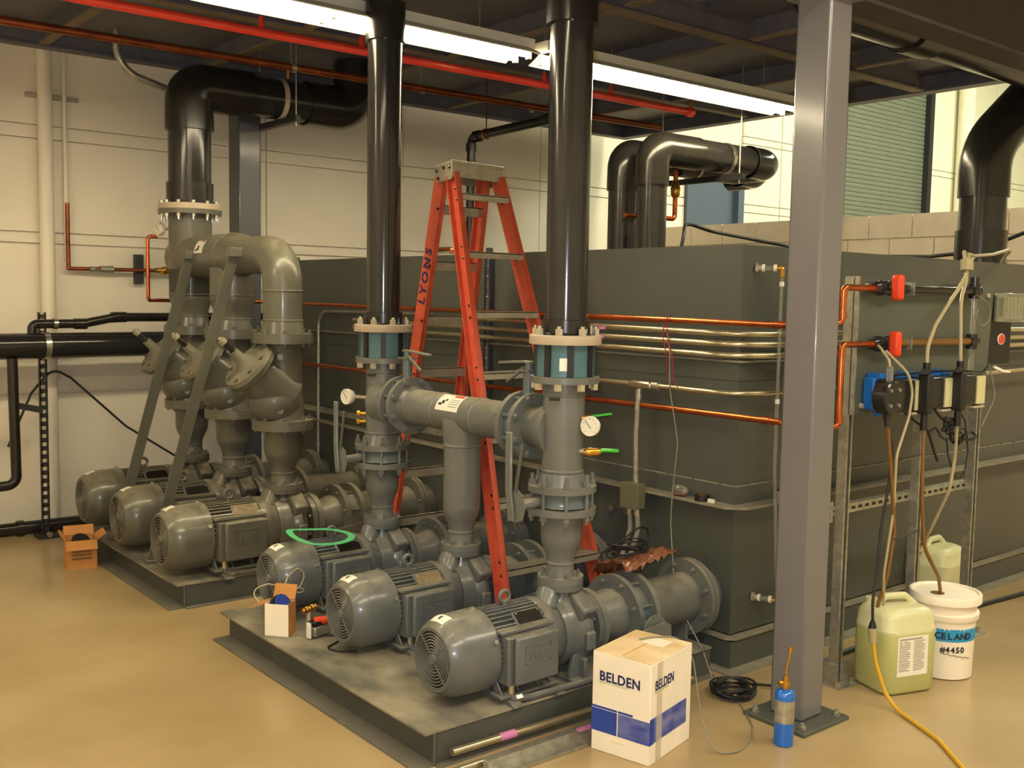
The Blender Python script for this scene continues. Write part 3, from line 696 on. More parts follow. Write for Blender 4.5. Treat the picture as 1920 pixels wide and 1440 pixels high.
MB().lathe((2.79, 2.948, 1.045), (.85, -.52, 0), [(-.01, .009), (.0, .014), (.004, .016), (.022, .018), (.034, .015), (.045, .017), (.058, .012)], 12).build('valve_body', M_brass, t)
MB().ribbon([(2.838, 2.920, 1.047), (2.85, 2.912, 1.052), (2.905, 2.880, 1.048)], .022, .011, (0, -.3, 1)).build('green_lever', M_green, t, bev=.004)
t = thing('ball_valve', (2.81, 2.95, 1.18), 'small ball valve behind the right gauge, thin green lever', 'valve')
MB().cyl((2.79, 2.98, 1.175), (2.815, 2.945, 1.18), .012, n=12).build('valve_body', M_brass, t)
MB().ribbon([(2.815, 2.945, 1.187), (2.885, 2.905, 1.196)], .016, .006, (0, 0, 1)).build('green_lever', M_green, t)
MB().cyl((2.69, 2.99, 1.082), (2.78, 2.96, 1.082), .01, n=8)
for z, l in ((1.055, 'upper of two brass plugs on the left riser below its gauge'), (1.015, 'lower of two brass plugs on the left riser below its gauge')):
    t = thing('brass_plug', (2.68, 4.46, z), l, 'fitting')
    MB().cyl((2.70, 4.45, z), (2.665, 4.48, z), .009, n=10).build('nipple', M_brass, t)
    MB().hexb((2.668, 4.478, z), (-.7, .5, 0), .015, .014).build('hex_cap', M_brass, t)

# ================================================================== FAR SKID DISCHARGE PIPING
X2 = 2.672
Y4, Y5, Y6 = 5.33, 6.0, 6.66
def lower_spool(y, label):
    t = thing('reducer_spool', (X2, y, .55), label, 'pipe')
    Z('bottom_flange', X2, y, [(.55, .110), (.576, .110)], M_gray2, t)
    Z('reducer', X2, y, [(.576, .072), (.61, .066), (.64, .066)] + reducer_profile(.65, .76, .068, .104) + [(.865, .106), (.885, .115)], M_gray2, t)
    Z('weld_bead', X2, y, [(.628, .066), (.632, .070), (.638, .070), (.642, .066)], M_gray2, t)
    Z('top_flange', X2, y, [(.885, .172), (.912, .172)], M_gray2, t)
    b = MB()
    for p in circ((X2, y, .576), (0, 0, 1), .092, 8, .5): b.hexb(p, (0, 0, 1), .010, .010)
    b.build('flange_bolts', M_gray2, t, kind='stuff')
lower_spool(Y4, 'gray flanged reducer under the nearest angled valve of the far skid')
lower_spool(Y5, 'gray flanged reducer under the middle angled valve of the far skid')
lower_spool(Y6, 'gray flanged reducer under the farthest angled valve, between the straps')
def yvalve(y, label):
    t = thing('check_valve', (X2, y, .912), label, 'valve')
    Z('bottom_flange', X2, y, [(.912, .172), (.940, .172)], M_gray2, t)
    Z('top_flange', X2, y, [(1.372, .172), (1.400, .172)], M_gray2, t)
    c = V((X2, y, 1.06)); d = V((-.74, .0, .67)).normalized()
    b = MB().lathe((X2, y, 0), (0, 0, 1), [(.94, .128), (.97, .118), (1.02, .118), (1.10, .11), (1.25, .108), (1.34, .11), (1.372, .125)], 36)
    b.sphere(c+V((-.045, 0, -.015)), .152, 28, (1, .93, .92))
    b.lathe(c, d, [(.0, .14), (.12, .134), (.22, .120), (.245, .120)], 32)
    b.build('valve_body', M_gray2, t)
    MB().lathe(c+d*.245, d, [(0, .158), (.024, .158), (.025, .163), (.028, .163)], 32).build('bonnet_flange', M_gray2, t)
    bo = MB().lathe(c+d*.273, d, [(0, .158), (.022, .154), (.028, .07), (.05, .045), (.075, .03), (.13, .026)], 32); bo.build('bonnet', M_dusty, t)
    for p in circ(c+d*.295, d, .128, 8, .5): MB().hexb(p, d, .013, .014).build('bolt', M_gray2, t)
    MB().cyl(c+d*.40, c+d*.47, .016, n=12).build('stem_tube', M_pvcd, t)
    MB().cyl(c+d*.47, c+d*.495, .022, n=12).cyl(c+d*.495, c+d*.51, .012, n=8).build('stem_cap', M_alu, t)
    for z in (1.0, 1.30): MB().cyl((X2-.06, y-.085, z), (X2-.08, y-.13, z), .018, n=10).build('boss', M_gray2, t)
    bolts('flange_bolts', (X2, y, .885), (0, 0, 1), .148, 8, .012, .0, .055, M_gray2, t)
    bolts('flange_bolts', (X2, y, 1.372), (0, 0, 1), .148, 8, .012, .0, .055, M_gray2, t)
    return t
yvalve(Y4, 'large gray angled valve nearest the ladder, its stem pointing up left')
yvalve(Y5, 'large gray angled valve in the middle of the far skid row')
yvalve(Y6, 'large gray angled valve farthest left, partly hidden by the first strap')
# upper header
ZH = 1.875
t = thing('pipe_header', (X2, Y6, ZH), 'big gray welded header with curved elbow on the far skid', 'pipe')
for y in (Y4, Y5, Y6): Z('bottom_flange', X2, y, [(1.400, .172), (1.427, .172)], M_gray2, t)
Z('weld_neck', X2, Y4, [(1.427, .128), (1.45, .122), (1.50, .110)], M_gray2, t)
for y in (Y5, Y6): Z('weld_neck', X2, y, [(1.427, .125), (1.49, .110)], M_gray2, t); Z('reducer_leg', X2, y, [(1.49, .110)] + reducer_profile(1.50, 1.62, .110, .137) + [(1.80, .137)], M_gray2, t)
MB().tube([(X2, Y4, 1.50), (X2, Y4, ZH-.008), (X2, Y5-.12, ZH+.0)], .110, 36, fil=.215, seg=12).build('elbow', M_gray2, t)
MB().lathe((X2, Y5-.20, ZH), (0, 1, 0), [(0, .110), (.10, .137), (Y6-Y5+.30, .137)], 40).build('header_pipe', M_gray2, t)
Z('main_riser', X2, Y6, [(1.62, .137), (2.155, .137)], M_gray2, t)
for (c, ax, r) in (((X2, Y4, 1.50), (0, 0, 1), .110), ((X2, Y4, 1.665), (0, 0, 1), .110), ((X2, Y5, 1.49), (0, 0, 1), .110), ((X2, Y6, 1.49), (0, 0, 1), .110), ((X2, Y5, 1.635), (0, 0, 1), .137), ((X2, Y6, 1.635), (0, 0, 1), .137), ((X2, 5.98, ZH), (0, 1, 0), .137)):
    MB().lathe(c, ax, [(-.006, r), (-.003, r+.004), (.003, r+.004), (.006, r)], 36).build('weld_bead', M_gray2, t)
Z('riser_flange', X2, Y6, [(2.155, .203), (2.185, .203)], M_gray2, t, 48)
st = wrap_sticker('warning_sticker', M_paper, t, 6, 42, 6.14, 6.27, .1382, X2, ZH)
wrap_sticker('sticker_red_band', M_red, st, 37, 41, 6.15, 6.20, .139, X2, ZH); wrap_sticker('sticker_symbol', M_ink, st, 14, 26, 6.20, 6.225, .139, X2, ZH); wrap_sticker('sticker_symbol', M_ink, st, 12, 17, 6.225, 6.25, .139, X2, ZH)
t = thing('plastic_riser', (X2, Y6, 2.185), 'thick dark plastic pipe with two elbows at upper left, on tan flange', 'pipe')
Z('tan_flange', X2, Y6, [(2.186, .203), (2.222, .203), (2.222, .14)], M_tan, t, 48)
for c in circ((X2, Y6, 2.185), (0, 0, 1), .178, 12, .5):
    MB().hexb(c+V((0, 0, .037)), (0, 0, 1), .014, .018).build('hex_nut', M_zinc, t)
    MB().hexb(c-V((0, 0, .030)), (0, 0, -1), .014, .018).cyl(c-V((0, 0, .07)), c-V((0, 0, .03)), .008, n=8).build('hex_nut', M_zinc, t)
Z('socket', X2, Y6, [(2.222, .150), (2.36, .150), (2.36, .137)], M_pvcd, t)
Z('pipe', X2, Y6, [(2.34, .1365), (2.74, .1365)], M_pvc, t, 48)
Z('elbow_socket', X2, Y6, [(2.70, .137), (2.70, .155), (2.80, .155)], M_pvcd, t, 40)
MB().tube([(X2, Y6, 2.78), (X2, Y6, 2.985), (X2+.42, Y6, 2.985)], .153, 40, fil=.21, seg=12).build('elbow', M_pvcd, t)
MB().cyl((X2+.35, Y6, 2.985), (X2+.95, Y6, 2.985), .1365, n=40).build('pipe', M_pvc, t)
MB().tube([(X2+.83, Y6, 2.985), (X2+1.24, Y6, 2.985), (X2+1.24, Y6+.0, 3.32)], .153, 40, fil=.22, seg=12).build('elbow', M_pvcd, t)
t = thing('pipe_trapeze', (X2+.62, Y6, 2.83), 'black strut hung on two rods under the thick overhead elbow pipe', 'hanger')
MB().bx(X2+.60, X2+.64, Y6-.32, Y6+.30, 2.80, 2.84).build('strut', M_rust, t)
for y in (Y6-.29, Y6+.26): MB().cyl((X2+.62, y, 2.77), (X2+.62, y, 3.33), .005, n=8).build('rod', M_galv, t); 
MB().ring((X2+.62, Y6, 2.985), (1, 0, 0), .142, .1375, .035).build('pipe_band', M_tan, t)
# flat strap braces from the header to the skid
def strap(top, foot, label):
    t = thing('strap_brace', foot, label, 'brace')
    MB().ribbon([V(top), V(foot)], .062, .010, (0, -1, 0)).build('flat_bar', M_gray2, t)
    MB().bx(top[0]-.04, top[0]+.05, top[1]-.045, top[1]+.02, top[2]-.02, top[2]+.035).build('bracket', M_gray2, t, bev=.004)
    MB().bx(foot[0]-.04, foot[0]+.04, foot[1]-.03, foot[1]+.03, foot[2]-.005, foot[2]+.01).build('foot_plate', M_gray2, t)
strap((2.535, 6.33, 1.875), (2.055, 6.33, .135), 'left of two long flat steel straps leaning from the header down between motors')
strap((2.535, 5.67, 1.875), (2.04, 5.67, .135), 'right of two long flat steel straps leaning from the header down between motors')
gauge((2.50, 6.78, 2.06), (-.97, -.1, 0), (2.56, 6.72, 2.06), .045, 'small gauge seen edge-on beside the tall left riser')

# ================================================================== TANK
TX, TY = 3.65, 2.885
TZ = 1.90
t = thing('water_tank', (TX, TY, 0), 'large gray painted steel tank with bolted flanged ledges, right of the pumps', 'tank')
XE, YE = 7.3, 4.655
def wallbox(name, z0, z1, o, mt=M_tank, y1=YE, parent=t, x1=XE, hollow=True):
    """ring of four plates of thickness .01 standing o proud of the tank face"""
    b = MB(); a = o
    b.bx(TX-a, TX-a+.012, TY-a, y1, z0, z1); b.bx(TX-a+.012, x1, TY-a, TY-a+.012, z0, z1)
    return b.build(name, mt, parent)
sh = MB(); sh.bx(TX, TX+.012, TY, YE, .15, TZ).bx(TX+.012, XE, TY, TY+.012, .15, TZ).bx(XE-.012, XE, TY+.012, YE, .15, TZ).bx(TX+.012, XE-.012, YE-.012, YE, .15, TZ)
sh.build('shell', M_tank, t)
MB().bx(TX+.012, XE-.012, TY+.012, YE-.012, 1.45, 1.46).build('water_surface', M_pvc, t)
def ledge(z, o, th, name, mt=M_tankd, parent=t, y0=None, y1=YE, ret=0):
    y0 = TY if y0 is None else y0
    b = MB()
    if y0 == TY:
        b.add([(TX, TY, z), (TX-o, TY+.0, z), (TX-o+.0, TY-.0, z)], [])
        P = [(TX, YE), (TX-o, YE), (TX-o, TY-.01), (TX-.012, TY-o), (XE, TY-o), (XE, TY), (TX, TY)]
        b.prism(P, (0, 0, z), (1, 0, 0), (0, 1, 0), th)
    else: b.bx(TX-o, TX, y0, y1, z, z+th)
    return b.build(name, mt, parent)
ledge(1.382, .028, .008, 'upper_flange')
ledge(.735, .085, .010, 'middle_flange')
ledge(.135, .045, .010, 'base_flange')
def skirt(z0, z1, o, name='seam_angle', mt=M_tank): return wallbox(name, z0, z1, o, mt)
skirt(1.30, 1.382, .006); skirt(.745, .825, .006)
sk = MB(); sk.bx(TX-.035, TX-.027, TY-.035, YE, 0, .128).bx(TX-.027, XE, TY-.035, TY-.027, 0, .128); sk.build('base_skirt', M_tank, t)
fb = MB(); fb.bx(TX-.10, TX-.036, TY-.10, YE, 0, .008).bx(TX-.036, XE, TY-.10, TY-.03, 0, .008); fb.build('floor_flange', M_tankd, t)
b = MB()
for (z, o, sp) in ((1.390, .016, .105), (.826, .0, .16)):
    y = TY+.08
    while y < YE: b.hexb((TX-o-.004, y, z), (-.0, 0, 1), .008, .008); y += sp
    x = TX+.08
    while x < XE: b.hexb((x, TY-o-.004, z), (0, 0, 1), .008, .008); x += sp
b.build('seam_bolts', M_tank, t, kind='stuff')
MB().bx(TX-.008, TX+.002, TY, YE, .824, .830).bx(TX, XE, TY-.008, TY, .824, .830).build('seam_edge', M_tankd, t)
MB().bx(TX-.001, TX+.001, TY+.2, TY+.9, 1.0, 1.0).v
# second tank beyond the joint
t2 = thing('water_tank', (TX, 4.68, 0), 'second gray steel tank behind the ladder and the left pipes', 'tank')
b = MB(); b.bx(TX, TX+.012, 4.70, 7.03, .15, TZ).bx(TX, 6.6, 7.018, 7.03, .15, TZ).bx(TX, 6.6, 4.70, 4.712, .15, TZ).bx(6.588, 6.6, 4.7, 7.03, .15, TZ); b.build('shell', M_tank, t2)
MB().bx(TX-.028, TX, 4.70, 7.03, 1.382, 1.39).build('upper_flange', M_tankd, t2)
MB().bx(TX-.085, TX, 4.70, 7.03, .735, .745).build('middle_flange', M_tankd, t2)
MB().bx(TX-.045, TX, 4.70, 7.03, .135, .145).build('base_flange', M_tankd, t2)
MB().bx(TX-.035, TX-.027, 4.70, 7.03, 0, .128).build('base_skirt', M_tank, t2)
MB().bx(TX-.006, TX, 4.7, 7.03, 1.30, 1.382).bx(TX-.006, TX, 4.7, 7.03, .745, .825).build('seam_angle', M_tank, t2)
MB().bx(TX-.07, TX-.064, 4.70, 4.715, 0, 0.001).v
MB().bx(TX-.045, TX, 4.665, 4.672, .15, 1.93).bx(TX-.045, TX-.038, 4.64, 4.67, .15, 1.93).build('joint_angle', M_colb, t2)
MB().bx(TX-.045, TX, 4.684, 4.692, .15, 1.90).build('joint_angle', M_tank, t2)
b = MB()
for k in range(30): b.hexb((TX-.045, 4.655, .2+k*.058), (-1, 0, 0), .006, .006)
b.build('joint_bolts', M_zinc, t2, kind='stuff')
MB().bx(TX-.012, TX+.0, 7.0, 7.05, .1, 1.92).build('corner_angle', M_tank, t2)
b = MB().bx(TX-.045, TX-.03, 4.9, 6.95, .80, .84); b.build('wall_channel', M_galv, t2)
# tank fittings
def fitting(c, label, d=(-.1, -1, 0), tube_to=None):
    c = V(c); d = V(d).normalized(); t = thing('tank_fitting', c, label, 'fitting')
    MB().lathe(c, d, [(0, .022), (.012, .022)], 6).build('bulkhead_nut', M_alu, t)
    MB().cyl(c, c+d*.03, .013, n=12).build('nipple', M_alu, t)
    MB().lathe(c+d*.028, d, [(0, .017), (.012, .017)], 12).build('collar', M_paper, t)
    MB().cyl(c+d*.04, c+d*.085, .012, n=12).build('clear_pipe', M_clear, t)
    MB().lathe(c+d*.078, d, [(0, .016), (.014, .016)], 12).build('collar', M_paper, t)
    MB().tube([c+d*.09, c+d*.115, c+d*.115-V((0, 0, .04))], .012, 10, fil=.012).build('brass_elbow', M_brass, t)
    return t, c+d*.115
t, e = fitting((3.74, TY, 1.80), 'clear plastic fitting with brass elbow high on the tank corner', (.45, -.75, 0))
t, e2 = fitting((3.80, TY, .30), 'clear plastic fitting with brass end low on the tank corner', (.35, -.85, 0))
sg = thing('sight_tube', (e.x, e.y, .3), 'thin clear vertical sight tube left of the gray column', 'tube')
MB().tube([e-V((0, 0, .04)), (e.x, e.y, 1.4), (e.x+.005, e.y+.003, .9), e2+V((0, 0, .01))], .0075, 10).build('tube', M_clear, sg)
for z in (1.72, 1.2): MB().cyl((e.x, e.y, z), (e.x, e.y, z+.02), .011, n=10).build('clip', M_paper, sg)
t = thing('tank_fitting', (TX, 4.86, 1.79), 'small brass fitting on the far tank, seen between ladder rails', 'fitting')
MB().cyl((TX, 4.86, 1.79), (TX-.09, 4.86, 1.79), .014, n=12).build('nipple', M_alu, t); MB().ring((TX-.05, 4.86, 1.79), (1, 0, 0), .021, .012, .016).build('collar', M_paper, t)
t = thing('tank_valve', (3.86, 2.76, .78), 'small dark valve standing on the tank ledge left of the column', 'valve')
MB().cyl((3.86, 2.80, .745), (3.86, 2.80, .80), .012, n=10).build('body', M_galv, t); MB().ribbon([(3.82, 2.80, .805), (3.90, 2.79, .805)], .014, .008, (0, 0, 1)).build('handle', M_pvcd, t)
for y, l in ((4.14, 'left'), (4.05, 'right')): pass
t = thing('tank_plugs', (TX, 3.62, .55), 'pair of small shiny plugs on the tank below the ledge', 'fitting')
for y in (3.62, 3.52): MB().cyl((TX, y, .61), (TX-.03, y, .61), .014, n=10).hexb((TX-.03, y, .61), (-1, 0, 0), .018, .014).build('plug', M_zinc, t)

# ================================================================== COPPER AND CONDUIT RUNS
def pipe_run(name, pts, r, mt, label, cat='pipe', group=None, fil=.0, n=12, seg=8, fits=(), fm=None, fr=None):
    t = thing(name, pts[0], label, cat, group)
    MB().tube(pts, r, n, fil=fil, seg=seg).build('pipe', mt, t)
    for (a, d) in fits:
        a = V(a); d = V(d).normalized(); MB().cyl(a-d*.022, a+d*.022, (fr or r*1.22), n=12).build('coupling', fm or mt, t)
    return t
pipe_run('copper_pipe', [(3.58, 6.95, 1.580), (3.58, 2.60, 1.556)], .014, M_cop, 'upper bright copper pipe along the tank, above the conduits', fits=[((3.58, 2.64, 1.556), (0, 1, 0))])
pipe_run('copper_pipe', [(3.58, 6.95, 1.141), (3.58, 2.64, 1.150)], .014, M_cop, 'lower bright copper pipe along the tank, below the conduits', fits=[((3.58, 2.68, 1.15), (0, 1, 0))])
for z, zr, l in ((1.508, 1.518, 'uppermost of three stacked metal conduits on the tank'), (1.462, 1.474, 'middle of three stacked metal conduits on the tank'), (1.412, 1.432, 'lowest of three stacked metal conduits on the tank')):
    pipe_run('conduit', [(3.585, 6.1 if z < 1.5 else 4.9, z+.02), (3.585, 2.80, z), (6.8, 2.80, zr)], .0145, M_cond, l, 'conduit', 'conduits bent round the tank corner', fil=.24, n=12, seg=12)
tq = pipe_run('conduit', [(3.585, 3.92, 1.246), (3.585, 2.80, 1.246), (6.8, 2.80, 1.285)], .0125, M_cond, 'single metal conduit with a pull box, below the stacked three', 'conduit', fil=.2, n=12, seg=12)
MB().bx(3.56, 3.605, 3.335, 3.485, 1.228, 1.264).build('pull_box', M_cond, tq, bev=.01)
MB().ring((3.585, 3.30, 1.246), (0, 1, 0), .019, .012, .05).build('coupling', M_galv, tq)
for (y, z) in ((3.70, 1.508), (3.71, 1.462)):
    o = MB().bx(3.5690, 3.5725, y-.045, y+.0, z-.007, z+.009).build('pink_label', M_pink, None); o.location = (0, 0, 0); tag(o, 'small pink and white sticker on the %s conduit' % ('upper' if z > 1.49 else 'middle'), 'label')
t = thing('junction_box', (3.56, 3.41, .72), 'dull yellow-gray electrical box on the tank ledge, conduit entering its top', 'box')
MB().bx(3.52, 3.575, 3.355, 3.465, .655, .775).build('box', M_wgr, t, bev=.004)
MB().bx(3.514, 3.52, 3.352, 3.468, .652, .778).build('cover', M_wgr, t, bev=.002)
pipe_run('flexible_conduit', [(3.565, 3.413, .775), (3.565, 3.42, 1.0), (3.57, 3.418, 1.19), (3.583, 3.418, 1.232)], .0135, M_galv, 'flexible metal conduit dropping from the pull box to the electrical box', 'conduit', n=10, fits=[((3.565, 3.413, .79), (0, 0, 1)), ((3.575, 3.418, 1.20), (0, 0, 1))])
for y in (3.385, 3.435):
    pipe_run('flexible_conduit', [(3.55, y, .655), (3.55, y-.01, .55), (3.50, y+.0, .40), (3.45, y+.02, .34)], .013, M_wgray, ('right' if y < 3.4 else 'left') + ' gray flexible conduit leaving the bottom of the electrical box', 'conduit', None, fil=.08, fits=[((3.55, y, .64), (0, 0, 1))], fm=M_zinc)
# vertical conduits on the far tank
pipe_run('conduit', [(3.60, 5.55, .50), (3.60, 6.62, .50)][:1] + [(3.60, 6.62, .42), (3.60, 6.62, 1.50), (3.60, 5.3, 1.50)], .0125, M_galv, 'thin metal conduit rising and bending right on the far tank', 'conduit', fil=.12) if 0 else None
pipe_run('conduit', [(3.60, 6.62, .45), (3.60, 6.62, 1.53), (3.60, 5.2, 1.545)], .0125, M_galv, 'thin metal conduit rising then bending right on the far tank', 'conduit', fil=.12, fits=[((3.60, 6.62, .56), (0, 0, 1)), ((3.60, 6.62, .80), (0, 0, 1))])
pipe_run('conduit', [(3.60, 5.87, .70), (3.60, 5.87, 1.40)], .010, M_galv, 'thin bright vertical conduit behind the left gauge', 'conduit')
pipe_run('conduit', [(3.60, 4.86, .85), (3.60, 4.86, 1.74)], .011, M_galv, 'thin bright vertical conduit seen between the ladder rails', 'conduit')
# red sprinkler main
t = pipe_run('sprinkler_pipe', [(1.2, 5.10, 3.0), (5.75, 5.05, 3.0)], .0245, M_red, 'red sprinkler pipe running below the mezzanine', 'pipe', n=16)
for x in (2.42, 3.02, 4.36, 4.95):
    MB().cyl((x, 5.07, 3.02), (x, 5.07, 3.075), .018, .012, n=10).build('hanger_cap', M_red, t); MB().cyl((x, 5.07, 3.07), (x, 5.07, 3.33), .004, n=6).build('hanger_rod', M_galv, t)
MB().ring((5.70, 5.05, 3.0), (1, 0, 0), .034, .02, .05).build('end_cap', M_red, t)
MB().cyl((5.74, 5.05, 3.01), (5.74, 5.05, 3.07), .014, n=10).bx(5.725, 5.755, 5.045, 5.055, 3.07, 3.11).build('sprinkler_head', M_brass, t)
# aged copper pipe below the deck
t = pipe_run('copper_pipe', [(.8, 6.05, 3.06), (6.3, 5.86, 3.05)], .024, M_copd, 'long dull brown copper pipe hung below the red sprinkler pipe', 'pipe', n=16)
for x in (3.05, 4.02, 5.0): MB().ring((x, 5.97, 3.055), (1, 0, 0), .030, .022, .03).cyl((x, 5.97, 3.08), (x, 5.97, 3.33), .004, n=6).build('hanger', M_galv, t)
MB().cyl((3.03, 5.97, 2.985), (3.03, 5.97, 3.035), .010, n=8).build('hanger_nut', M_brass, t)
# copper drop on back wall and to the riser
pipe_run('copper_pipe', [(2.12, 7.42, 1.86), (2.12, 7.42, 1.70), (2.12, 7.42, 1.462), (2.12, 7.0+.40, 1.462), (2.78, 7.40, 1.462)][:1] + [(2.12, 7.42, 1.80), (2.12, 7.42, 1.815)][:0] + [(2.12, 7.42, 1.78), (2.12, 7.42, 1.79)][:0] + [(2.12, 7.42, 1.80)][:0] + [(2.12, 7.42, 1.84), (2.12, 7.42, 1.455), (2.80, 7.42, 1.46)][1:], .0135, M_copd, 'copper pipe dropping on the back wall and turning right to a valve', fil=.03) if 0 else None
t = pipe_run('copper_pipe', [(2.12, 7.43, 2.24), (2.12, 7.43, 1.80), (2.12, 7.43, 1.795), (3.0, 7.40, 1.80)], .014, M_copd, 'copper pipe dropping on the back wall and turning right to a valve', fil=.03)
MB().cyl((2.26, 7.43, 1.795), (2.33, 7.43, 1.795), .02, n=12).cyl((2.33, 7.43, 1.795), (2.42, 7.43, 1.797), .026, n=12).build('valve_body', M_galv, t)
MB().lathe((2.76, 7.41, 1.80), (1, 0, 0), [(-.05, .017), (-.04, .020), (-.01, .020), (0, .03), (.03, .03), (.05, .018)], 12).build('brass_union', M_brass, t)
t = tag(MB().bx(2.585, 2.64, 7.44, 7.5, 1.70, 1.91).build('wall_strut', M_rust), 'short dark strut on the back wall holding the copper pipe', 'bracket')
pipe_run('copper_pipe', [(2.50, 6.80, 2.01), (2.44, 6.80, 2.01), (2.44, 6.80, 1.59), (2.52, 6.88, 1.59), (3.3, 6.88, 1.59)], .012, M_cop, 'small bright copper loop beside the tall left riser', fil=.025)
pipe_run('copper_pipe', [(3.58, 5.2, 1.93), (3.58, 4.97, 1.93), (3.58, 4.97, 1.90)], .013, M_cop, 'short copper stub above the far tank rim, left of the ladder', fil=.02)
# left dark header pipes
t = pipe_run('plastic_pipe', [(.2, 7.1, 1.275), (3.55, 7.1, 1.295)], .084, M_pvc, 'thick glossy dark pipe running along the back wall at left', n=32)
MB().ring((1.86, 7.1, 1.285), (1, 0, 0), .089, .083, .035).build('pipe_clamp', M_zinc, t)
t = pipe_run('plastic_pipe', [(1.80, 7.12, 1.355), (1.80, 7.12, 1.425), (2.12, 7.12, 1.428), (2.33, 7.12, 1.47), (3.4, 7.12, 1.475)], .030, M_pvcd, 'thinner dark pipe with offset bends above the thick one', fil=.05, n=16)
MB().cyl((1.86, 7.12, 1.427), (2.13, 7.12, 1.428), .031, n=16)
for p, d in (((2.10, 7.12, 1.426), (1, 0, .0)), ((2.34, 7.12, 1.47), (1, 0, 0.05)), ((2.36, 7.12, 1.471), (1, 0, 0))): MB().cyl(V(p)-V(d)*.04, V(p)+V(d)*.04, .036, n=16).build('coupling', M_pvcd, t)
MB().ring((1.93, 7.12, 1.427), (1, 0, 0), .036, .029, .025).build('pipe_clamp', M_zinc, t)
t = pipe_run('plastic_pipe', [(1.66, 7.05, 1.21), (1.67, 7.05, .40), (1.35, 7.05, .385)], .032, M_pvcd, 'dark vertical drain pipe at the far left edge, elbow at bottom', fil=.06, n=16)
t = thing('strut_post', (1.88, 7.2, 0), 'black slotted strut post holding the dark pipes near the back wall', 'post')
b = MB(); b.bx(1.86, 1.866, 7.19, 7.23, .02, 1.50).bx(1.90, 1.906, 7.19, 7.23, .02, 1.50)
for k in range(27): b.bx(1.86, 1.906, 7.19, 7.196, .04+k*.0545, .04+k*.0545+.030)
b.build('slotted_channel', M_rust, t); MB().bx(1.82, 1.95, 7.14, 7.27, 0, .02).build('foot_plate', M_rust, t)
MB().bx(1.68, 1.87, 7.16, 7.19, .86, .90, rot=MX.Rotation(.25, 3, 'Y')).build('bracket_arm', M_rust, t)
MB().hexb((1.885, 7.14, .03), (0, -1, 0), .02, .02).build('anchor_bolt', M_zinc, t)
pipe_run('floor_pipe', [(-.5, 7.33, .05), (1.95, 7.33, .05), (2.6, 7.33, .05)], .045, M_pvcd, 'dark pipe lying on the floor along the base of the back wall', n=16, fits=[((1.75, 7.33, .05), (1, 0, 0))])
pipe_run('black_cable', [(1.70, 7.38, .60), (1.85, 7.38, .95), (1.98, 7.35, 1.12), (2.1, 7.35, 1.05), (2.45, 7.3, .70), (2.8, 7.2, .45)], .008, M_blk, 'black cable looping over the back wall behind the strut post', 'cable', fil=.1)
# gray conduit hooking down under the deck at upper left
pipe_run('conduit', [(2.03, 5.60, 3.33), (2.03, 5.60, 3.10), (2.14, 6.25, 2.93), (2.5, 6.66, 2.99)], .022, M_galv, 'gray metal conduit curving down from the deck at upper left', 'conduit', fil=.22, n=14, seg=10) if 0 else \
pipe_run('conduit', [(2.285, 6.92, 3.5), (2.30, 6.92, 3.08), (2.62, 6.92, 3.0), (3.05, 6.95, 2.98)], .024, M_galv, 'gray metal conduit curving down from the deck at upper left', 'conduit', fil=.2, n=14, seg=10)
# small dark drain pipe at centre, hung below the deck
t = pipe_run('plastic_pipe', [(4.75, 5.6, 3.33), (4.75, 5.6, 2.92), (4.62, 6.6, 2.84), (4.62, 6.6, 1.6)][:0] or [(4.93, 5.62, 3.33), (4.93, 5.62, 2.93), (4.93, 6.60, 2.90), (4.93, 6.60, 1.70)], .036, M_pvcd, 'slim dark pipe with elbow seen behind the ladder top', fil=.06, n=16)
for p, d in (((4.93, 5.62, 3.01), (0, 0, 1)), ((4.93, 5.70, 2.93), (0, 1, 0)), ((4.93, 6.52, 2.90), (0, 1, 0)), ((4.93, 6.60, 2.82), (0, 0, 1))): MB().cyl(V(p)-V(d)*.03, V(p)+V(d)*.03, .044, n=16).build('coupling', M_pvcd, t)
MB().ring((4.93, 6.40, 2.905), (0, 1, 0), .042, .036, .02).cyl((4.93, 6.41, 2.94), (4.93, 6.41, 3.33), .005, n=6).build('hanger', M_cop, t)
# big pipes behind the tank rim
def bigpipe(x, y, xe, zc, label, cap):
    t = thing('plastic_riser', (x, y, 1.46), label, 'pipe')
    MB().cyl((x, y, 1.46), (x, y, 2.52), .106, n=32).build('pipe', M_pvc, t)
    MB().ring((x, y, 2.44), (0, 0, 1), .118, .104, .10).build('socket', M_pvcd, t)
    MB().tube([(x, y, 2.50), (x, y, zc), (x+.45, y, zc)], .117, 32, fil=.20, seg=10).build('elbow', M_pvcd, t)
    MB().cyl((x+.35, y, zc), (xe, y, zc), .109, n=32).build('pipe', M_pvc, t)
    if cap:
        MB().ring((xe-.02, y, zc), (1, 0, 0), .122, .107, .02).build('socket_rim', M_blk, t)
        MB().tube([(xe-.02, y, zc), (xe+.26, y, zc), (xe+.26, y+.30, zc)], .118, 32, fil=.16, seg=8).build('elbow', M_pvc, t)
        MB().ring((x+.75, y, zc), (1, 0, 0), .113, .108, .03).build('pipe_band', M_zinc, t)
bigpipe(5.3, 5.0, 6.35, 2.70, 'dark plastic pipe rising from the tank and turning right, banded, nearest of two', True)
bigpipe(5.42, 5.40, 6.75, 2.70, 'dark plastic pipe rising from the tank just left of the banded one', True)
t = thing('pipe_trapeze', (6.0, 5.2, 2.55), 'black strut on rods under the two big pipes behind the tank', 'hanger')
MB().bx(6.0, 6.04, 4.78, 5.62, 2.53, 2.57).build('strut', M_rust, t)
for y in (4.82, 5.58): MB().cyl((6.02, y, 2.50), (6.02, y, 3.33), .005, n=8).build('rod', M_galv, t)
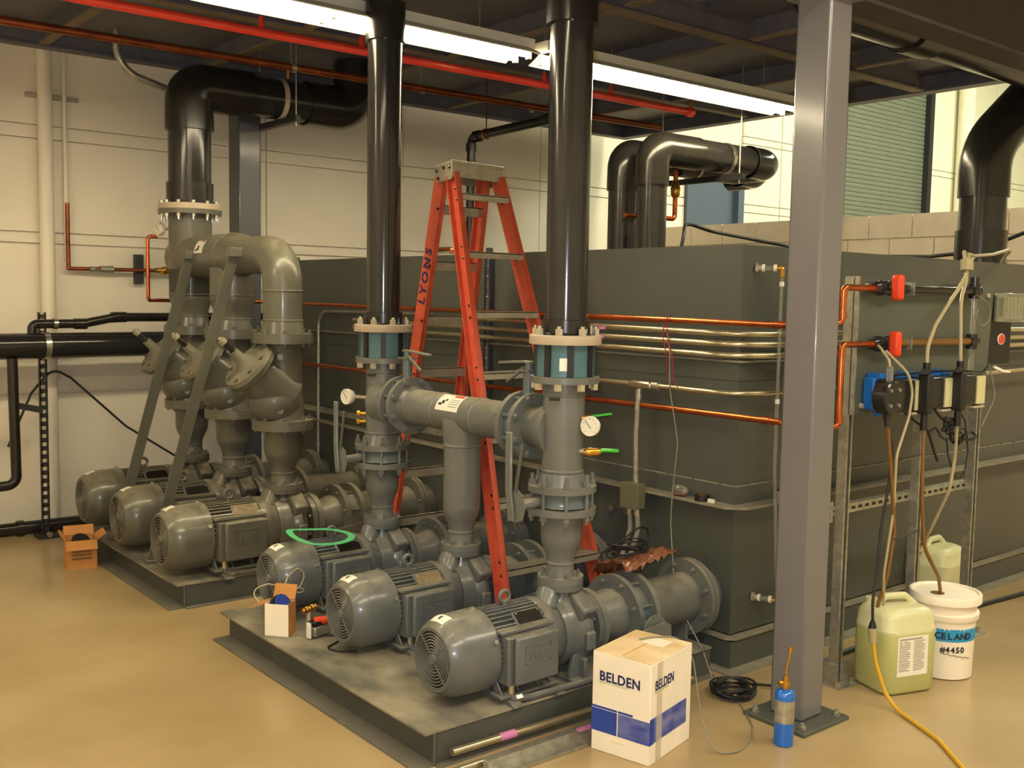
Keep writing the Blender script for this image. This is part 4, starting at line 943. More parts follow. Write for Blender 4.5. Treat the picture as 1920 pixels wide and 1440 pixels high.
t = pipe_run('copper_pipe', [(5.2, 5.16, 2.24), (5.72, 5.16, 2.245), (5.72, 5.16, 2.60)], .018, M_cop, 'copper pipe with brass valve turning up behind the tank rim', fil=.03)
MB().lathe((5.72, 5.16, 2.40), (0, 0, 1), [(0, .022), (.02, .034), (.07, .036), (.09, .028), (.12, .022)], 12).build('valve_body', M_brass, t)
# big pipe at right with 45-degree bend
t = thing('plastic_riser', (6.15, 3.08, 1.46), 'thick dark plastic pipe at the right edge, bending to the upper right', 'pipe')
MB().cyl((6.15, 3.08, 1.46), (6.15, 3.08, 2.36), .135, n=36).build('pipe', M_pvc, t)
MB().ring((6.15, 3.08, 1.80), (0, 0, 1), .148, .133, .30).build('socket', M_pvcd, t)
MB().tube([(6.15, 3.08, 2.30), (6.15, 3.08, 2.60), (6.62, 2.93, 3.06)], .147, 36, fil=.34, seg=8).build('elbow', M_pvcd, t)
MB().cyl((6.45, 2.985, 2.894), (6.78, 2.88, 3.217), .136, n=36).build('pipe', M_pvc, t)
# black hose drooping behind the tank rim
pipe_run('black_hose', [(5.55, 4.95, 1.5), (5.55, 4.95, 1.95), (5.60, 4.96, 2.12), (5.72, 5.06, 2.215), (5.95, 5.0, 2.16), (6.3, 4.6, 2.06), (6.45, 4.05, 1.98), (6.50, 3.6, 1.97), (6.55, 3.3, 2.0), (6.6, 2.9, 2.16), (6.65, 2.6, 2.35)], .012, M_blk, 'black hose drooping from the copper valve along the tank rim', 'hose', fil=.12)

# ================================================================== LADDER
t = thing('stepladder', (3.15, 4.2, .13), 'orange fibreglass stepladder with aluminium steps, blue letters on its left rail', 'ladder')
FL0, FL1 = V((2.83, 3.45, .142)), V((3.03, 4.19, 2.25))
FR0, FR1 = V((3.45, 3.50, .142)), V((3.31, 4.21, 2.25))
RL0, RL1 = V((3.10, 4.95, .02)), V((3.06, 4.36, 2.25))
RR0, RR1 = V((3.52, 4.92, .02)), V((3.36, 4.37, 2.26))
def rail(a, b, w_, d_, sgn, mt=M_org):
    """C-channel rail: web faces sideways (x), flanges along y"""
    ax = (b-a).normalized(); ux = V((1, 0, 0)); ux = (ux-ax*ux.dot(ax)).normalized(); uy = ax.cross(ux)
    m = MB(); th = .006
    for (x0, x1, y0, y1) in ((-th/2, th/2, -w_/2, w_/2), (min(0, sgn*d_), max(0, sgn*d_), -w_/2, -w_/2+th), (min(0, sgn*d_), max(0, sgn*d_), w_/2-th, w_/2)):
        P = [p+ux*x+uy*y for p in (a, b) for y in (y0, y1) for x in (x0, x1)]
        m.add(P, [(0, 2, 3, 1), (4, 5, 7, 6), (0, 1, 5, 4), (2, 6, 7, 3), (0, 4, 6, 2), (1, 3, 7, 5)])
    r = m.build('rail', mt, t); 
    return r, ux, uy, ax
r1 = rail(FL0, FL1, .078, .028, -1); r2 = rail(FR0, FR1, .078, .028, 1)
r3 = rail(RL0, RL1, .085, .026, 1); r4 = rail(RR0, RR1, .085, .026, -1)
for r, a in ((r1, FL0), (r2, FR0), (r3, RL0), (r4, RR0)):
    MB().bx(a.x-.03, a.x+.03, a.y-.045, a.y+.045, a.z-.012, a.z+.01).build('foot_pad', M_blk, r[0])
ft = (FL1-FL0).normalized()
for k in range(7):
    z = .142+.292*(k+1)*.985
    q = (z-FL0.z)/(FL1.z-FL0.z); a = lerp(FL0, FL1, q); b = lerp(FR0, FR1, (z-FR0.z)/(FR1.z-FR0.z))
    s = MB(); s.bx(a.x, b.x, a.y-.042, a.y+.042, z-.004, z)
    for j in range(5): s.bx(a.x, b.x, a.y-.036+j*.018-.003, a.y-.036+j*.018+.003, z, z+.003)
    s.bx(a.x, b.x, a.y-.042, a.y-.038, z-.030, z).bx(a.x, b.x, a.y+.038, a.y+.042, z-.022, z); s.build('step', M_alu, t)
    for p, sg in ((a, -1), (b, 1)):
        for dz in (-.03, .03): MB().sphere(p+V((sg*.006, 0, 0))+ft*dz, .008, 8).build('rivet', M_pvcd, r1[0] if sg < 0 else r2[0])
for k in range(7):
    z = .142+.292*(k+1)*.985-.06
    a = lerp(RL0, RL1, (z-RL0.z)/(RL1.z-RL0.z)); b = lerp(RR0, RR1, (z-RR0.z)/(RR1.z-RR0.z))
    MB().bx(a.x, b.x, a.y-.006, a.y+.0, z-.024, z+.024).bx(a.x, b.x, a.y-.006, a.y+.02, z+.020, z+.024).build('rear_brace', M_alu, t)
    for p, sg in ((a, -1), (b, 1)): MB().sphere(p+V((sg*.004, -.03, 0)), .008, 8).build('rivet', M_pvcd, r3[0] if sg < 0 else r4[0])
CA, CB = V((2.985, 4.15, 0)), V((3.34, 4.19, 0)); cu = (CB-CA).normalized(); cl_ = (CB-CA).length; cv = V((.085, .27, 0)); cv = cv - cu*cv.dot(cu)*.0
cp = MB()
def capbox(a0, a1, b0, b1, z0, z1):
    P = [CA+(CB-CA)*a+cv*b+V((0, 0, z)) for z in (z0, z1) for b in (b0, b1) for a in (a0, a1)]
    cp.add(P, [(0, 2, 3, 1), (4, 5, 7, 6), (0, 1, 5, 4), (2, 6, 7, 3), (0, 4, 6, 2), (1, 3, 7, 5)])
capbox(0, 1, 0, 1, 2.30, 2.318); capbox(0, 1, 0, .03, 2.235, 2.30); capbox(0, 1, .97, 1, 2.235, 2.30); capbox(0, .02, .03, .97, 2.225, 2.30); capbox(.98, 1, .03, .97, 2.225, 2.30)
cpo = cp.build('top_cap', M_alu, t, bev=.003)
for b_, z_ in ((.12, 2.285), (.45, 2.29), (.85, 2.285), (.75, 2.245)): MB().sphere(CA+cv*b_+V((-.003, 0, z_)), .009, 8).build('rivet', M_pvcd, cpo)
# painted letters running up the left rear rail
rl, ux, uy, ax = r3
dn_ = (RL0-RL1).normalized()
yy_ = uy if uy.y > 0 else -uy
p = lerp(RL0, RL1, .712) - ux*.0042 - yy_*.026
text('painted_letters', 'LYONS', .078, M_navy, p, ax, yy_, rl, ext=.0006, bold=.0022, kern=1.35)

# ================================================================== CHEMICAL FEED RACK
t = thing('strut_rack', (3.88, 2.50, 0), 'galvanised strut rack with gray panel in front of the tank, three posts', 'rack')
for x, y in ((3.885, 2.47), (4.49, 2.47), (5.01, 2.47)):
    z1 = 1.765 if x < 4 else 1.20
    b = MB(); b.bx(x-.021, x-.018, y, y+.042, .01, z1).bx(x+.018, x+.021, y, y+.042, .01, z1).bx(x-.018, x+.018, y+.039, y+.042, .01, z1)
    b.bx(x-.018, x-.010, y, y+.003, .01, z1).bx(x+.010, x+.018, y, y+.003, .01, z1); b.build('post', M_galv, t)
    b = MB(); b.bx(x-.075, x+.075, y-.06, y+.10, 0, .006).bx(x-.045, x-.022, y-.01, y+.05, .006, .09).bx(x+.022, x+.045, y-.01, y+.05, .006, .09); b.build('post_base', M_galv, t)
    for dx in (-.055, .055): MB().hexb((x+dx, y-.03, .006), (0, 0, 1), .014, .02).build('anchor_bolt', M_zinc, t)
b = MB(); b.bx(3.80, 5.03, 2.513, 2.516, .735, .775).bx(3.80, 5.03, 2.516, 2.55, .735, .738).bx(3.80, 5.03, 2.516, 2.55, .772, .775); b.build('cross_rail', M_galv, t)
b = MB()
for k in range(22): b.bx(3.83+k*.054, 3.83+k*.054+.028, 2.5115, 2.5128, .749, .761)
b.build('rail_slots', M_dark, t, kind='stuff')
MB().bx(3.79, 3.84, 2.505, 2.512, .71, .80).hexb((3.815, 2.505, .755), (0, -1, 0), .012, .01).build('clip_plate', M_galv, t)
MB().prism([(0, 0), (1.16, .03), (1.20, .565), (.0, .58)], (3.865, 2.468, 1.18), (1, 0, 0), (0, 0, 1), .012).build('back_panel', M_panel, t)
MB().bx(3.855, 3.864, 2.44, 2.458, 1.18, 1.765).build('edge_trim', M_galv, t)
for x, z in ((3.93, 1.725), (3.93, 1.215), (5.0, 1.70)): MB().hexb((x, 2.455, z), (0, -1, 0), .012, .01).build('screw', M_tan, t)
# copper branches, unions, orange valves and sample tubing
t = thing('copper_pipe', (3.76, 2.43, 1.58), 'copper riser turning right to the upper orange valve, beside the column', 'pipe')
MB().tube([(3.58, 2.60, 1.556), (3.58, 2.56, 1.556), (3.73, 2.43, 1.57), (3.73, 2.43, 1.716), (3.96, 2.42, 1.716)], .0135, 12, fil=.022).build('pipe', M_cop, t)
for p, d in (((3.73, 2.43, 1.69), (0, 0, 1)), ((3.945, 2.42, 1.716), (1, 0, 0)), ((3.73, 2.43, 1.60), (0, 0, 1))): MB().cyl(V(p)-V(d)*.016, V(p)+V(d)*.016, .0168, n=12).build('coupling', M_cop, t)
t = thing('copper_pipe', (3.76, 2.43, 1.14), 'longer copper riser turning right to the lower orange valve, beside the column', 'pipe')
MB().tube([(3.58, 2.64, 1.15), (3.58, 2.60, 1.15), (3.735, 2.43, 1.14), (3.735, 2.43, 1.481), (3.96, 2.42, 1.481)], .0135, 12, fil=.022).build('pipe', M_cop, t)
for p, d in (((3.735, 2.43, 1.45), (0, 0, 1)), ((3.945, 2.42, 1.481), (1, 0, 0)), ((3.735, 2.43, 1.17), (0, 0, 1))): MB().cyl(V(p)-V(d)*.016, V(p)+V(d)*.016, .0168, n=12).build('coupling', M_cop, t)
def sample(z, lab, xe):
    t = thing('plastic_valve', (4.0, 2.42, z), 'gray plastic ball valve with orange handle, %s on the rack panel' % lab, 'valve')
    MB().lathe((3.95, 2.42, z), (1, 0, 0), [(-.012, .018), (0, .026), (.03, .028), (.031, .033), (.06, .033), (.061, .028), (.11, .028), (.111, .033), (.135, .033), (.155, .022), (.18, .022)], 20).build('body', M_pvc, t)
    MB().bx(3.982, 4.022, 2.325, 2.372, z-.052, z+.055).build('orange_handle', M_orv, t, bev=.012)
    MB().cyl((4.0, 2.42, z), (4.0, 2.37, z), .014, n=10).build('stem', M_pvc, t)
    t = thing('sample_pipe', (4.5, 2.42, z), 'dark horizontal plastic pipe right of the %s orange valve' % lab, 'pipe')
    MB().cyl((4.14, 2.42, z), (xe, 2.42, z), .017, n=16).build('pipe', M_hoseb if lab == 'lower' else M_pvcd, t)
    MB().bx(4.205, 4.211, 2.39, 2.45, z-.028, z+.028).build('clip', M_galv, t)
sample(1.719, 'upper', 4.80); sample(1.481, 'lower', 4.82)
t = thing('flow_cell', (4.80, 2.42, 1.38), 'clear vertical flow tube with gray tees at the right of the rack panel', 'tube')
MB().cyl((4.80, 2.42, 1.40), (4.80, 2.42, 1.76), .012, n=12).build('clear_pipe', M_clear, t)
for z in (1.719, 1.480): MB().cyl((4.80, 2.42, z-.035), (4.80, 2.42, z+.035), .026, n=14).cyl((4.765, 2.42, z), (4.835, 2.42, z), .024, n=14).build('tee', M_pvcd, t)
MB().cyl((4.80, 2.42, 1.755), (4.80, 2.42, 1.785), .022, n=12).build('cap', M_pvc, t)
MB().cyl((4.80, 2.42, 1.34), (4.80, 2.42, 1.44), .014, .011, n=12).build('sensor', M_clear, t)
t = thing('control_box', (5.10, 2.47, 1.40), 'black controller with clear cover and small red oval badge at the right edge', 'controller')
MB().bx(5.02, 5.30, 2.47, 2.53, 1.36, 1.71).build('housing', M_blk, t, bev=.006)
MB().bx(5.09, 5.34, 2.41, 2.465, 1.572, 1.715).build('clear_cover', M_clear, t, bev=.006)
MB().bx(5.12, 5.32, 2.455, 2.462, 1.585, 1.70).build('terminal_strip', M_carb, t)
for k in range(5): MB().cyl((5.14+k*.04, 2.455, 1.60), (5.14+k*.04, 2.452, 1.69), .006, n=8).build('terminal', M_galv, t)
bd = MB().lathe((5.19, 2.469, 1.485), (0, -1, 0), [(0, .028), (.004, .028)], 24); bd.v = [(5.19+(v[0]-5.19)*1.35, v[1], v[2]) for v in bd.v]; bd = bd.build('oval_badge', M_paper, t)
b2 = MB().lathe((5.19, 2.4645, 1.485), (0, -1, 0), [(0, .023), (.002, .023)], 24); b2.v = [(5.19+(v[0]-5.19)*1.35, v[1], v[2]) for v in b2.v]; b2.build('badge_face', M_red, bd)
# three metering pumps
for i, (x, lab) in enumerate(((3.89, 'metering pump with round black head facing out, left of three on the rack'), (4.135, 'middle of three metering pumps on the rack, hose rising from it'), (4.42, 'right of three metering pumps on the rack, nearest the controller'))):
    t = thing('metering_pump', (x, 2.36, 1.19), lab, 'pump')
    z = 1.265
    MB().bx(x+.05, x+.15, 2.40, 2.455, z-.065, z+.072).build('blue_base', M_blump, t, bev=.008)
    MB().bx(x+.07, x+.13, 2.385, 2.45, z+.062, z+.090).build('blue_tab', M_blump, t, bev=.003)
    MB().bx(x+.08, x+.12, 2.38, 2.42, z-.090, z-.06).build('blue_tab', M_blump, t, bev=.003)
    MB().bx(x+(.055 if i == 0 else -.01), x+.285, 2.30, 2.40, z-.072, z+.070).build('housing', M_pvcd, t, bev=.014)
    MB().bx(x+.205, x+.280, 2.294, 2.302, z-.064, z+.064).build('label', M_carb, t)
    MB().bx(x+.19, x+.288, 2.298, 2.395, z-.083, z-.073).build('tan_foot', M_tan, t)
    if i == 0:
        MB().cyl((x+.02, 2.34, z), (x+.08, 2.40, z), .03, n=16).build('head_neck', M_pvc, t); MB().lathe((x, 2.335, z), (0, -1, 0), [(0, .070), (.058, .070), (.063, .065)], 32).build('pump_head', M_pvc, t)
        for p in circ((x, 2.272, z), (0, -1, 0), .045, 4, .5): MB().hexb(p, (0, -1, 0), .008, .005).build('head_screw', M_zinc, t)
        MB().cyl((x, 2.30, z+.065), (x, 2.30, z+.13), .014, n=12).build('discharge_fitting', M_clear, t)
        MB().cyl((x, 2.30, z-.12), (x, 2.30, z-.065), .014, n=12).build('suction_fitting', M_pvc, t)
    else:
        MB().bx(x-.022, x+.022, 2.25, 2.30, z-.08, z+.09).build('pump_head', M_blk, t, bev=.006)
        MB().cyl((x, 2.275, z+.085), (x, 2.275, z+.14), .016, n=12).build('discharge_fitting', M_blk, t)
        MB().cyl((x, 2.275, z-.15), (x, 2.275, z-.07), .015, n=12).build('suction_fitting', M_blk, t)
        MB().cyl((x, 2.275, z+.10), (x-.05, 2.26, z+.103), .013, n=10).build('bleed_knob', M_blk, t)
        for dz in (-.028, .035): MB().sphere((x+.028, 2.285, z+dz), .008, 8).build('head_screw', M_zinc, t)
# hoses and wires on the rack
def wire(name, pts, r, mt, label, cat='cable', fil=.12, n=8):
    t = MB().tube(pts, r, n, fil=fil, seg=6).build(name, mt); return tag(t, label, cat)
wire('hose', [(4.135, 2.275, 1.395), (4.14, 2.28, 1.47), (4.215, 2.29, 1.563), (4.325, 2.30, 1.648), (4.45, 2.32, 1.72), (4.59, 2.355, 1.79), (4.60, 2.36, 1.82)], .0085, M_hose, 'cloudy hose arching from the middle metering pump up to the cable tie', 'hose')
wire('hose', [(4.42, 2.275, 1.395), (4.415, 2.28, 1.55), (4.42, 2.29, 1.67), (4.56, 2.34, 1.765), (4.61, 2.37, 1.82)], .0085, M_hose, 'cloudy hose rising from the right metering pump up to the cable tie', 'hose')
wire('hose', [(4.60, 2.36, 1.81), (4.70, 2.41, 1.845), (4.80, 2.46, 1.895), (5.10, 2.58, 1.90), (5.493, 2.68, 1.925), (5.83, 2.76, 1.965), (6.0, 2.83, 1.965), (6.1, 2.92, 1.93), (6.05, 2.98, 1.7)], .0085, M_hose, 'upper cloudy hose from the tie over the tank rim', 'hose')
wire('hose', [(4.61, 2.37, 1.81), (4.72, 2.43, 1.85), (4.79, 2.48, 1.91), (5.2, 2.65, 1.885), (5.55, 2.80, 1.925), (5.7, 2.9, 1.92), (5.72, 2.96, 1.7)], .0085, M_hose, 'lower cloudy hose from the tie over the tank rim', 'hose')
tag(MB().ring((4.60, 2.362, 1.81), (.15, .1, 1), .028, .012, .05).build('cable_tie', M_hose), 'pale tie bundling the hoses at the rack top', 'cable tie')
wire('feed_hose', [(3.89, 2.30, 1.39), (3.895, 2.31, 1.42), (3.92, 2.36, 1.46), (3.935, 2.385, 1.475)], .006, M_hose, 'short cloudy hose from the left pump up to the lower orange valve', 'hose', .02)
wire('feed_hose', [(3.89, 2.30, 1.16), (3.91, 2.30, 1.07), (3.944, 2.30, .915), (3.985, 2.30, .68), (3.965, 2.31, .50), (3.95, 2.34, .36)], .008, M_hoseb, 'brownish hose hanging from the left pump down to the green-liquid jug', 'hose')
wire('feed_hose', [(3.95, 2.36, 1.455), (4.02, 2.29, 1.36), (4.049, 2.285, 1.281), (4.03, 2.285, 1.18), (3.955, 2.29, 1.02), (3.97, 2.30, .777), (3.935, 2.31, .509), (3.98, 2.33, .36)], .006, M_hose, 'thin cloudy hose crossing the left pump label and dropping to the jug', 'hose')
wire('feed_hose', [(4.135, 2.275, 1.13), (4.132, 2.27, .98), (4.135, 2.265, .8), (4.165, 2.26, .60), (4.30, 2.26, .45), (4.345, 2.27, .366)], .008, M_hoseb, 'brown hose dropping from the middle pump into the white pail lid', 'hose')
wire('feed_hose', [(4.42, 2.275, 1.13), (4.463, 2.30, .961), (4.45, 2.31, .816), (4.50, 2.42, .60), (4.70, 2.60, .42), (4.95, 2.74, .37), (5.15, 2.80, .34)], .008, M_hose, 'cloudy hose dropping from the right pump to the rear jug', 'hose')
wire('power_cord', [(3.93, 2.35, 1.20), (3.945, 2.33, 1.13), (3.975, 2.32, 1.04), (3.94, 2.31, .90), (3.88, 2.30, .72), (3.84, 2.285, .55), (3.80, 2.275, .42), (3.80, 2.27, .335)], .006, M_blk, 'black power cord hanging from the left metering pump in front of the jug')
wire('power_cord', [(4.05, 2.33, 1.20), (4.144, 2.30, 1.135), (4.21, 2.30, 1.12), (4.28, 2.305, 1.02), (4.33, 2.31, .96)], .006, M_blk, 'black cord sagging right from under the left pump label')
wire('power_cord', [(4.29, 2.32, 1.20), (4.34, 2.31, 1.15), (4.40, 2.30, 1.13), (4.45, 2.31, 1.11)], .006, M_blk, 'black cord dropping from the middle metering pump into the cord tangle')
wire('signal_wire', [(5.02, 2.44, 1.36), (4.92, 2.42, 1.33), (4.70, 2.37, 1.345), (4.42, 2.37, 1.355), (4.15, 2.37, 1.35), (4.0, 2.38, 1.345)], .005, M_blk, 'thin black wire strung above the metering pumps')
wire('signal_wire', [(5.09, 2.475, 1.37), (5.11, 2.44, 1.2), (5.03, 2.465, 1.05)], .004, M_wgray, 'thin gray wire hanging below the controller')
pts = []
for k in range(120):
    a = k*.52; pts.append((4.36+.0013*k+.030*math.cos(a), 2.30+.012*math.sin(k*.9), 1.115+.030*math.sin(a)-.00050*k+.02*math.sin(k*.06)))
wire('cord_coil', pts, .004, M_blk, 'black tangled cord bundle hanging below the metering pumps', fil=0, n=6)
pts = [(4.60+.06*math.cos(k*.5), 2.31+.01*math.sin(k), 1.055+.018*math.sin(k*.5)+.003*math.sin(k*1.7)) for k in range(60)]
wire('cord_coil', pts, .004, M_blk, 'flat black cord loops tied at the right of the tangle', fil=0, n=6)
wire('power_cord', [(4.22, 2.30, 1.09), (4.28, 2.30, 1.12), (4.33, 2.30, 1.07), (4.38, 2.30, 1.05)], .005, M_blk, 'black cord looping from the middle post to the tangle', fil=.03)
wire('power_cord', [(4.56, 2.36, 1.20), (4.60, 2.33, 1.12), (4.62, 2.32, .98), (4.60, 2.32, .88), (4.55, 2.32, .86), (4.50, 2.32, .88), (4.42, 2.31, .98), (4.38, 2.30, 1.06)], .0035, M_blk, 'thin black cord hanging in a U below the tangle', fil=.04)
wire('sample_wire', [(4.78, 2.40, 1.70), (4.87, 2.38, 1.66), (4.89, 2.38, 1.58), (4.80, 2.38, 1.55), (4.74, 2.38, 1.60), (4.80, 2.39, 1.66), (4.70, 2.38, 1.52)], .003, M_wgray, 'thin pale wire looped over the clear flow tube')
wire('zip_tie', [(3.965, 2.285, 1.0), (4.1, 2.33, .99), (4.47, 2.465, .96)], .004, M_blk, 'upper black tie holding the hoses back to the middle post', 'cable tie', 0)
wire('zip_tie', [(3.97, 2.29, .66), (4.1, 2.34, .64), (4.47, 2.465, .60)], .004, M_blk, 'lower black tie holding the hoses back to the middle post', 'cable tie', 0)
tag(MB().ribbon([(4.99, 2.40, 1.355), (5.04, 2.38, 1.335), (5.09, 2.37, 1.33)], .012, .012, (0, 0, 1)).build('wire_connector', M_paper), 'white wire connector below the controller', 'connector')

# ================================================================== JUGS, PAIL, TORCH, CORDS ON THE FLOOR
def rrect(w_, d_, r, n=5):
    P = []
    for cx, cy, a0 in ((w_/2-r, d_/2-r, 0), (-w_/2+r, d_/2-r, 90), (-w_/2+r, -d_/2+r, 180), (w_/2-r, -d_/2+r, 270)):
        for k in range(n+1):
            a = math.radians(a0+90*k/n); P.append((cx+r*math.cos(a), cy+r*math.sin(a)))
    return P
def loft(secs, o, ang):
    """secs: list of (z, w, d, r)"""
    m = MB(); c, s_ = math.cos(ang), math.sin(ang); vs_ = []; n = 0
    for z, w_, d_, r in secs:
        P = rrect(w_, d_, r); n = len(P)
        for x, y in P: vs_.append((o[0]+x*c-y*s_, o[1]+x*s_+y*c, o[2]+z))
    fs = []
    for j in range(len(secs)-1):
        for i in range(n): fs.append((j*n+i, j*n+(i+1) % n, (j+1)*n+(i+1) % n, (j+1)*n+i))
    fs += [tuple(range(n-1, -1, -1)), tuple((len(secs)-1)*n+i for i in range(n))]
    return m.add(vs_, fs)
def jug(o, ang, label, detail):
    t = thing('plastic_jug', o, label, 'jug')
    W, D = .275, .235
    loft([(.0, W-.05, D-.05, .04), (.006, W-.02, D-.02, .045), (.02, W, D, .05), (.262, W, D, .05)], o, ang).build('liquid_body', M_ygr if detail else M_carb, t, ang=50)
    loft([(.262, W, D, .05), (.275, W+.002, D+.002, .05), (.278, W-.004, D-.004, .05), (.33, W-.006, D-.006, .055), (.352, W-.03, D-.03, .06), (.362, W-.075, D-.075, .05), (.365, W-.12, D-.12, .04)], o, ang).build('upper_body', M_carb, t, ang=50)
    c, s_ = math.cos(ang), math.sin(ang)
    def L(x, y, z): return (o[0]+x*c-y*s_, o[1]+x*s_+y*c, o[2]+z)
    MB().tube([L(-.085, .02, .352), L(-.05, .02, .392), L(.05, .01, .392), L(.10, .0, .35)], .016, 12, fil=.03).build('handle', M_carb, t)
    MB().cyl(L(-.07, .075, .35), L(-.07, .075, .375), .026, n=16).build('neck', M_carb, t)
    if detail:
        u = V((c, s_, 0)); 
        lb = MB().add([L(-.085, -D/2-.0012, .085), L(.075, -D/2-.0012, .085), L(.075, -D/2-.0012, .255), L(-.085, -D/2-.0012, .255), L(-.085, -D/2+.001, .085), L(.075, -D/2+.001, .085), L(.075, -D/2+.001, .255), L(-.085, -D/2+.001, .255)], [(0, 1, 2, 3), (7, 6, 5, 4), (0, 4, 5, 1), (1, 5, 6, 2), (2, 6, 7, 3), (3, 7, 4, 0)]).build('paper_label', M_paper, t)
        MB().add([L(W/2+.0015, -D/2+.045, .10), L(W/2+.0015, D/2-.05, .10), L(W/2+.0015, D/2-.05, .25), L(W/2+.0015, -D/2+.045, .25)], [(0, 1, 2, 3)]).build('side_label', M_blab, t)
        text('label_heading', 'SODIUM HYPOCHLORITE', .0105, M_ink, L(-.078, -D/2-.0015, .240), u, (0, 0, 1), lb, ext=.0004)
        m = MB()
        for q in range(2):
            for k in range(17):
                w_ = .058 - (.012 if (k*7+q*3) % 5 == 0 else 0)
                a = -.078+q*.076; z = .232-.0078*k
                m.add([L(a, -D/2-.0018, z), L(a+w_, -D/2-.0018, z), L(a+w_, -D/2-.0018, z+.0028), L(a, -D/2-.0018, z+.0028)], [(0, 1, 2, 3)])
        m.build('small_print', M_wgray, lb, kind='stuff')
        MB().bx(L(-.06, -D/2, 0)[0]-.004, L(-.06, -D/2, 0)[0]+.004, L(-.06, -D/2, 0)[1]-.004, L(-.06, -D/2, 0)[1]+.0, .215, .238).build('white_tab', M_paper, t)
jug((4.055, 2.315, 0), -.32, 'cloudy jug of yellow-green liquid with printed label, in front of the pail', True)
jug((5.25, 2.78, 0), .12, 'cloudy empty jug standing behind the white pail', False)
t = thing('pail', (4.40, 2.30, 0), 'white round pail with blue band and hand-written number, behind the green-liquid jug', 'bucket')
PX, PY = 4.395, 2.275
Z('body', PX, PY, [(0, .115), (.005, .126), (.20, .131), (.262, .134), (.264, .142), (.270, .145), (.290, .146), (.296, .142), (.298, .134), (.325, .136), (.335, .136)], M_pail, t, 48)
Z('lid', PX, PY, [(.333, .150), (.338, .154), (.368, .154), (.374, .150), (.374, .140), (.366, .134), (.366, .0)], M_pail, t, 48)
def arc_band(name, cx, cy, r0_, r1_, z0, z1, a0, a1, mt, par, n=14):
    vs_ = []
    for i in range(n):
        a = math.radians(a0+(a1-a0)*i/(n-1)); vs_.append((cx+r0_*math.cos(a), cy+r0_*math.sin(a), z0)); vs_.append((cx+r1_*math.cos(a), cy+r1_*math.sin(a), z1))
    return MB().add(vs_, [(2*i, 2*i+2, 2*i+3, 2*i+1) for i in range(n-1)]).build(name, mt, par)
bb = arc_band('blue_band', PX, PY, .1312, .1328, .175, .232, 195, 320, M_cyan, t)
def arc_text(s, cx, cy, r, z, size, a0, mt, par, name, step):
    for i, ch in enumerate(s):
        a = math.radians(a0+step*i); d = V((math.cos(a), math.sin(a), 0)); u = V((-d.y, d.x, 0))
        if ch != ' ': text(name, ch, size, mt, V((cx, cy, z))+d*r-u*size*.3, u, (0, 0, 1), par, ext=.0006, bold=.0008)
arc_text('ICELAND', PX, PY, .1335, .188, .040, 186, M_ink, bb, 'band_letter', 11.6)
arc_text('#4450', PX, PY, .1315, .128, .036, 208, M_ink, t, 'marker_digit', 9.5)
MB().tube([(PX+.1318*math.cos(math.radians(a)), PY+.1318*math.sin(math.radians(a)), .125+.002*math.sin(a*.5)-.0004*(a-204)) for a in range(204, 268, 4)], .0012, 6).build('marker_underline', M_ink, t)
Z('lid_opening', PX-.05, PY+.01, [(.366, .030), (.368, .030)], M_hoseb, t, 24)
MB().tube([(PX+.125, PY-.03, .15), (PX+.15, PY-.05, .148), (PX+.16, PY-.06, .142)], .006, 8).build('torn_label', M_pail, t)
t = thing('gas_torch', (3.175, 2.10, 0), 'blue and silver gas cylinder with brass torch tip beside the column base', 'torch')
GX, GY = 3.165, 2.225
for ob in (t,): ob.location = (GX, GY, 0)
GX, GY = 3.168, 2.236
Z('cylinder', GX, GY, [(0, .033), (.004, .0365), (.09, .0365)], M_bcyl, t, 32)
Z('silver_band', GX, GY, [(.09, .0367), (.175, .0367)], M_galv, t, 32)
Z('shoulder', GX, GY, [(.175, .0365), (.195, .0365), (.207, .030), (.213, .018)], M_bcyl, t, 32)
Z('brass_valve', GX, GY, [(.213, .012), (.222, .012), (.223, .017), (.245, .017), (.246, .010), (.262, .010)], M_brass, t, 16)
MB().cyl((GX, GY, .235), (GX-.03, GY+.01, .240), .008, n=10).build('valve_knob', M_brass, t)
MB().tube([(GX, GY, .26), (GX+.004, GY, .30), (GX+.012, GY-.004, .335), (GX+.014, GY-.004, .355)], .0038, 8).cyl((GX+.014, GY-.004, .35), (GX+.016, GY-.005, .372), .0075, n=10).build('torch_tip', M_brass, t)
# cords on the floor
wire('extension_cord', [(3.80, 2.27, .30), (3.80, 2.25, .18), (3.80, 2.20, .06), (3.79, 2.14, .012), (3.735, 2.03, .0085), (3.66, 1.89, .0085), (3.50, 1.71, .0085), (3.30, 1.52, .0085)], .0085, M_yel, 'yellow extension cord on the floor in front of the jug')
cp_ = thing('cord_plug', (3.80, 2.27, .3), 'clear lighted plug joining black and yellow cords in front of the jug', 'plug')
MB().cyl((3.80, 2.27, .345), (3.80, 2.27, .315), .009, .017, n=14).build('plug_body', M_blk, cp_); MB().cyl((3.80, 2.27, .315), (3.80, 2.265, .255), .019, .014, n=14).build('clear_body', M_hose, cp_)
wire('black_hose', [(3.75, 2.60, .012), (4.2, 2.66, .012), (5.2, 2.68, .012), (5.9, 2.62, .012), (6.6, 2.58, .012)], .013, M_blk, 'black hose lying along the foot of the tank at right', 'hose')
wire('cord_end', [(4.85, 1.90, .006), (4.98, 1.98, .006), (5.05, 2.02, .006), (5.2, 2.0, .006)], .006, M_blk, 'short black cord end on the floor at the right edge')
pts = []
for k in range(130):
    a = k*.42; r = .075+.016*math.sin(k*.23); pts.append((3.40+r*1.15*math.cos(a), 2.66+r*math.sin(a), .012+.035*(.5+.5*math.sin(k*.37))))
wire('cable_coil', pts, .005, M_blk, 'loose coil of black cable on the floor between box and column', fil=0, n=6)
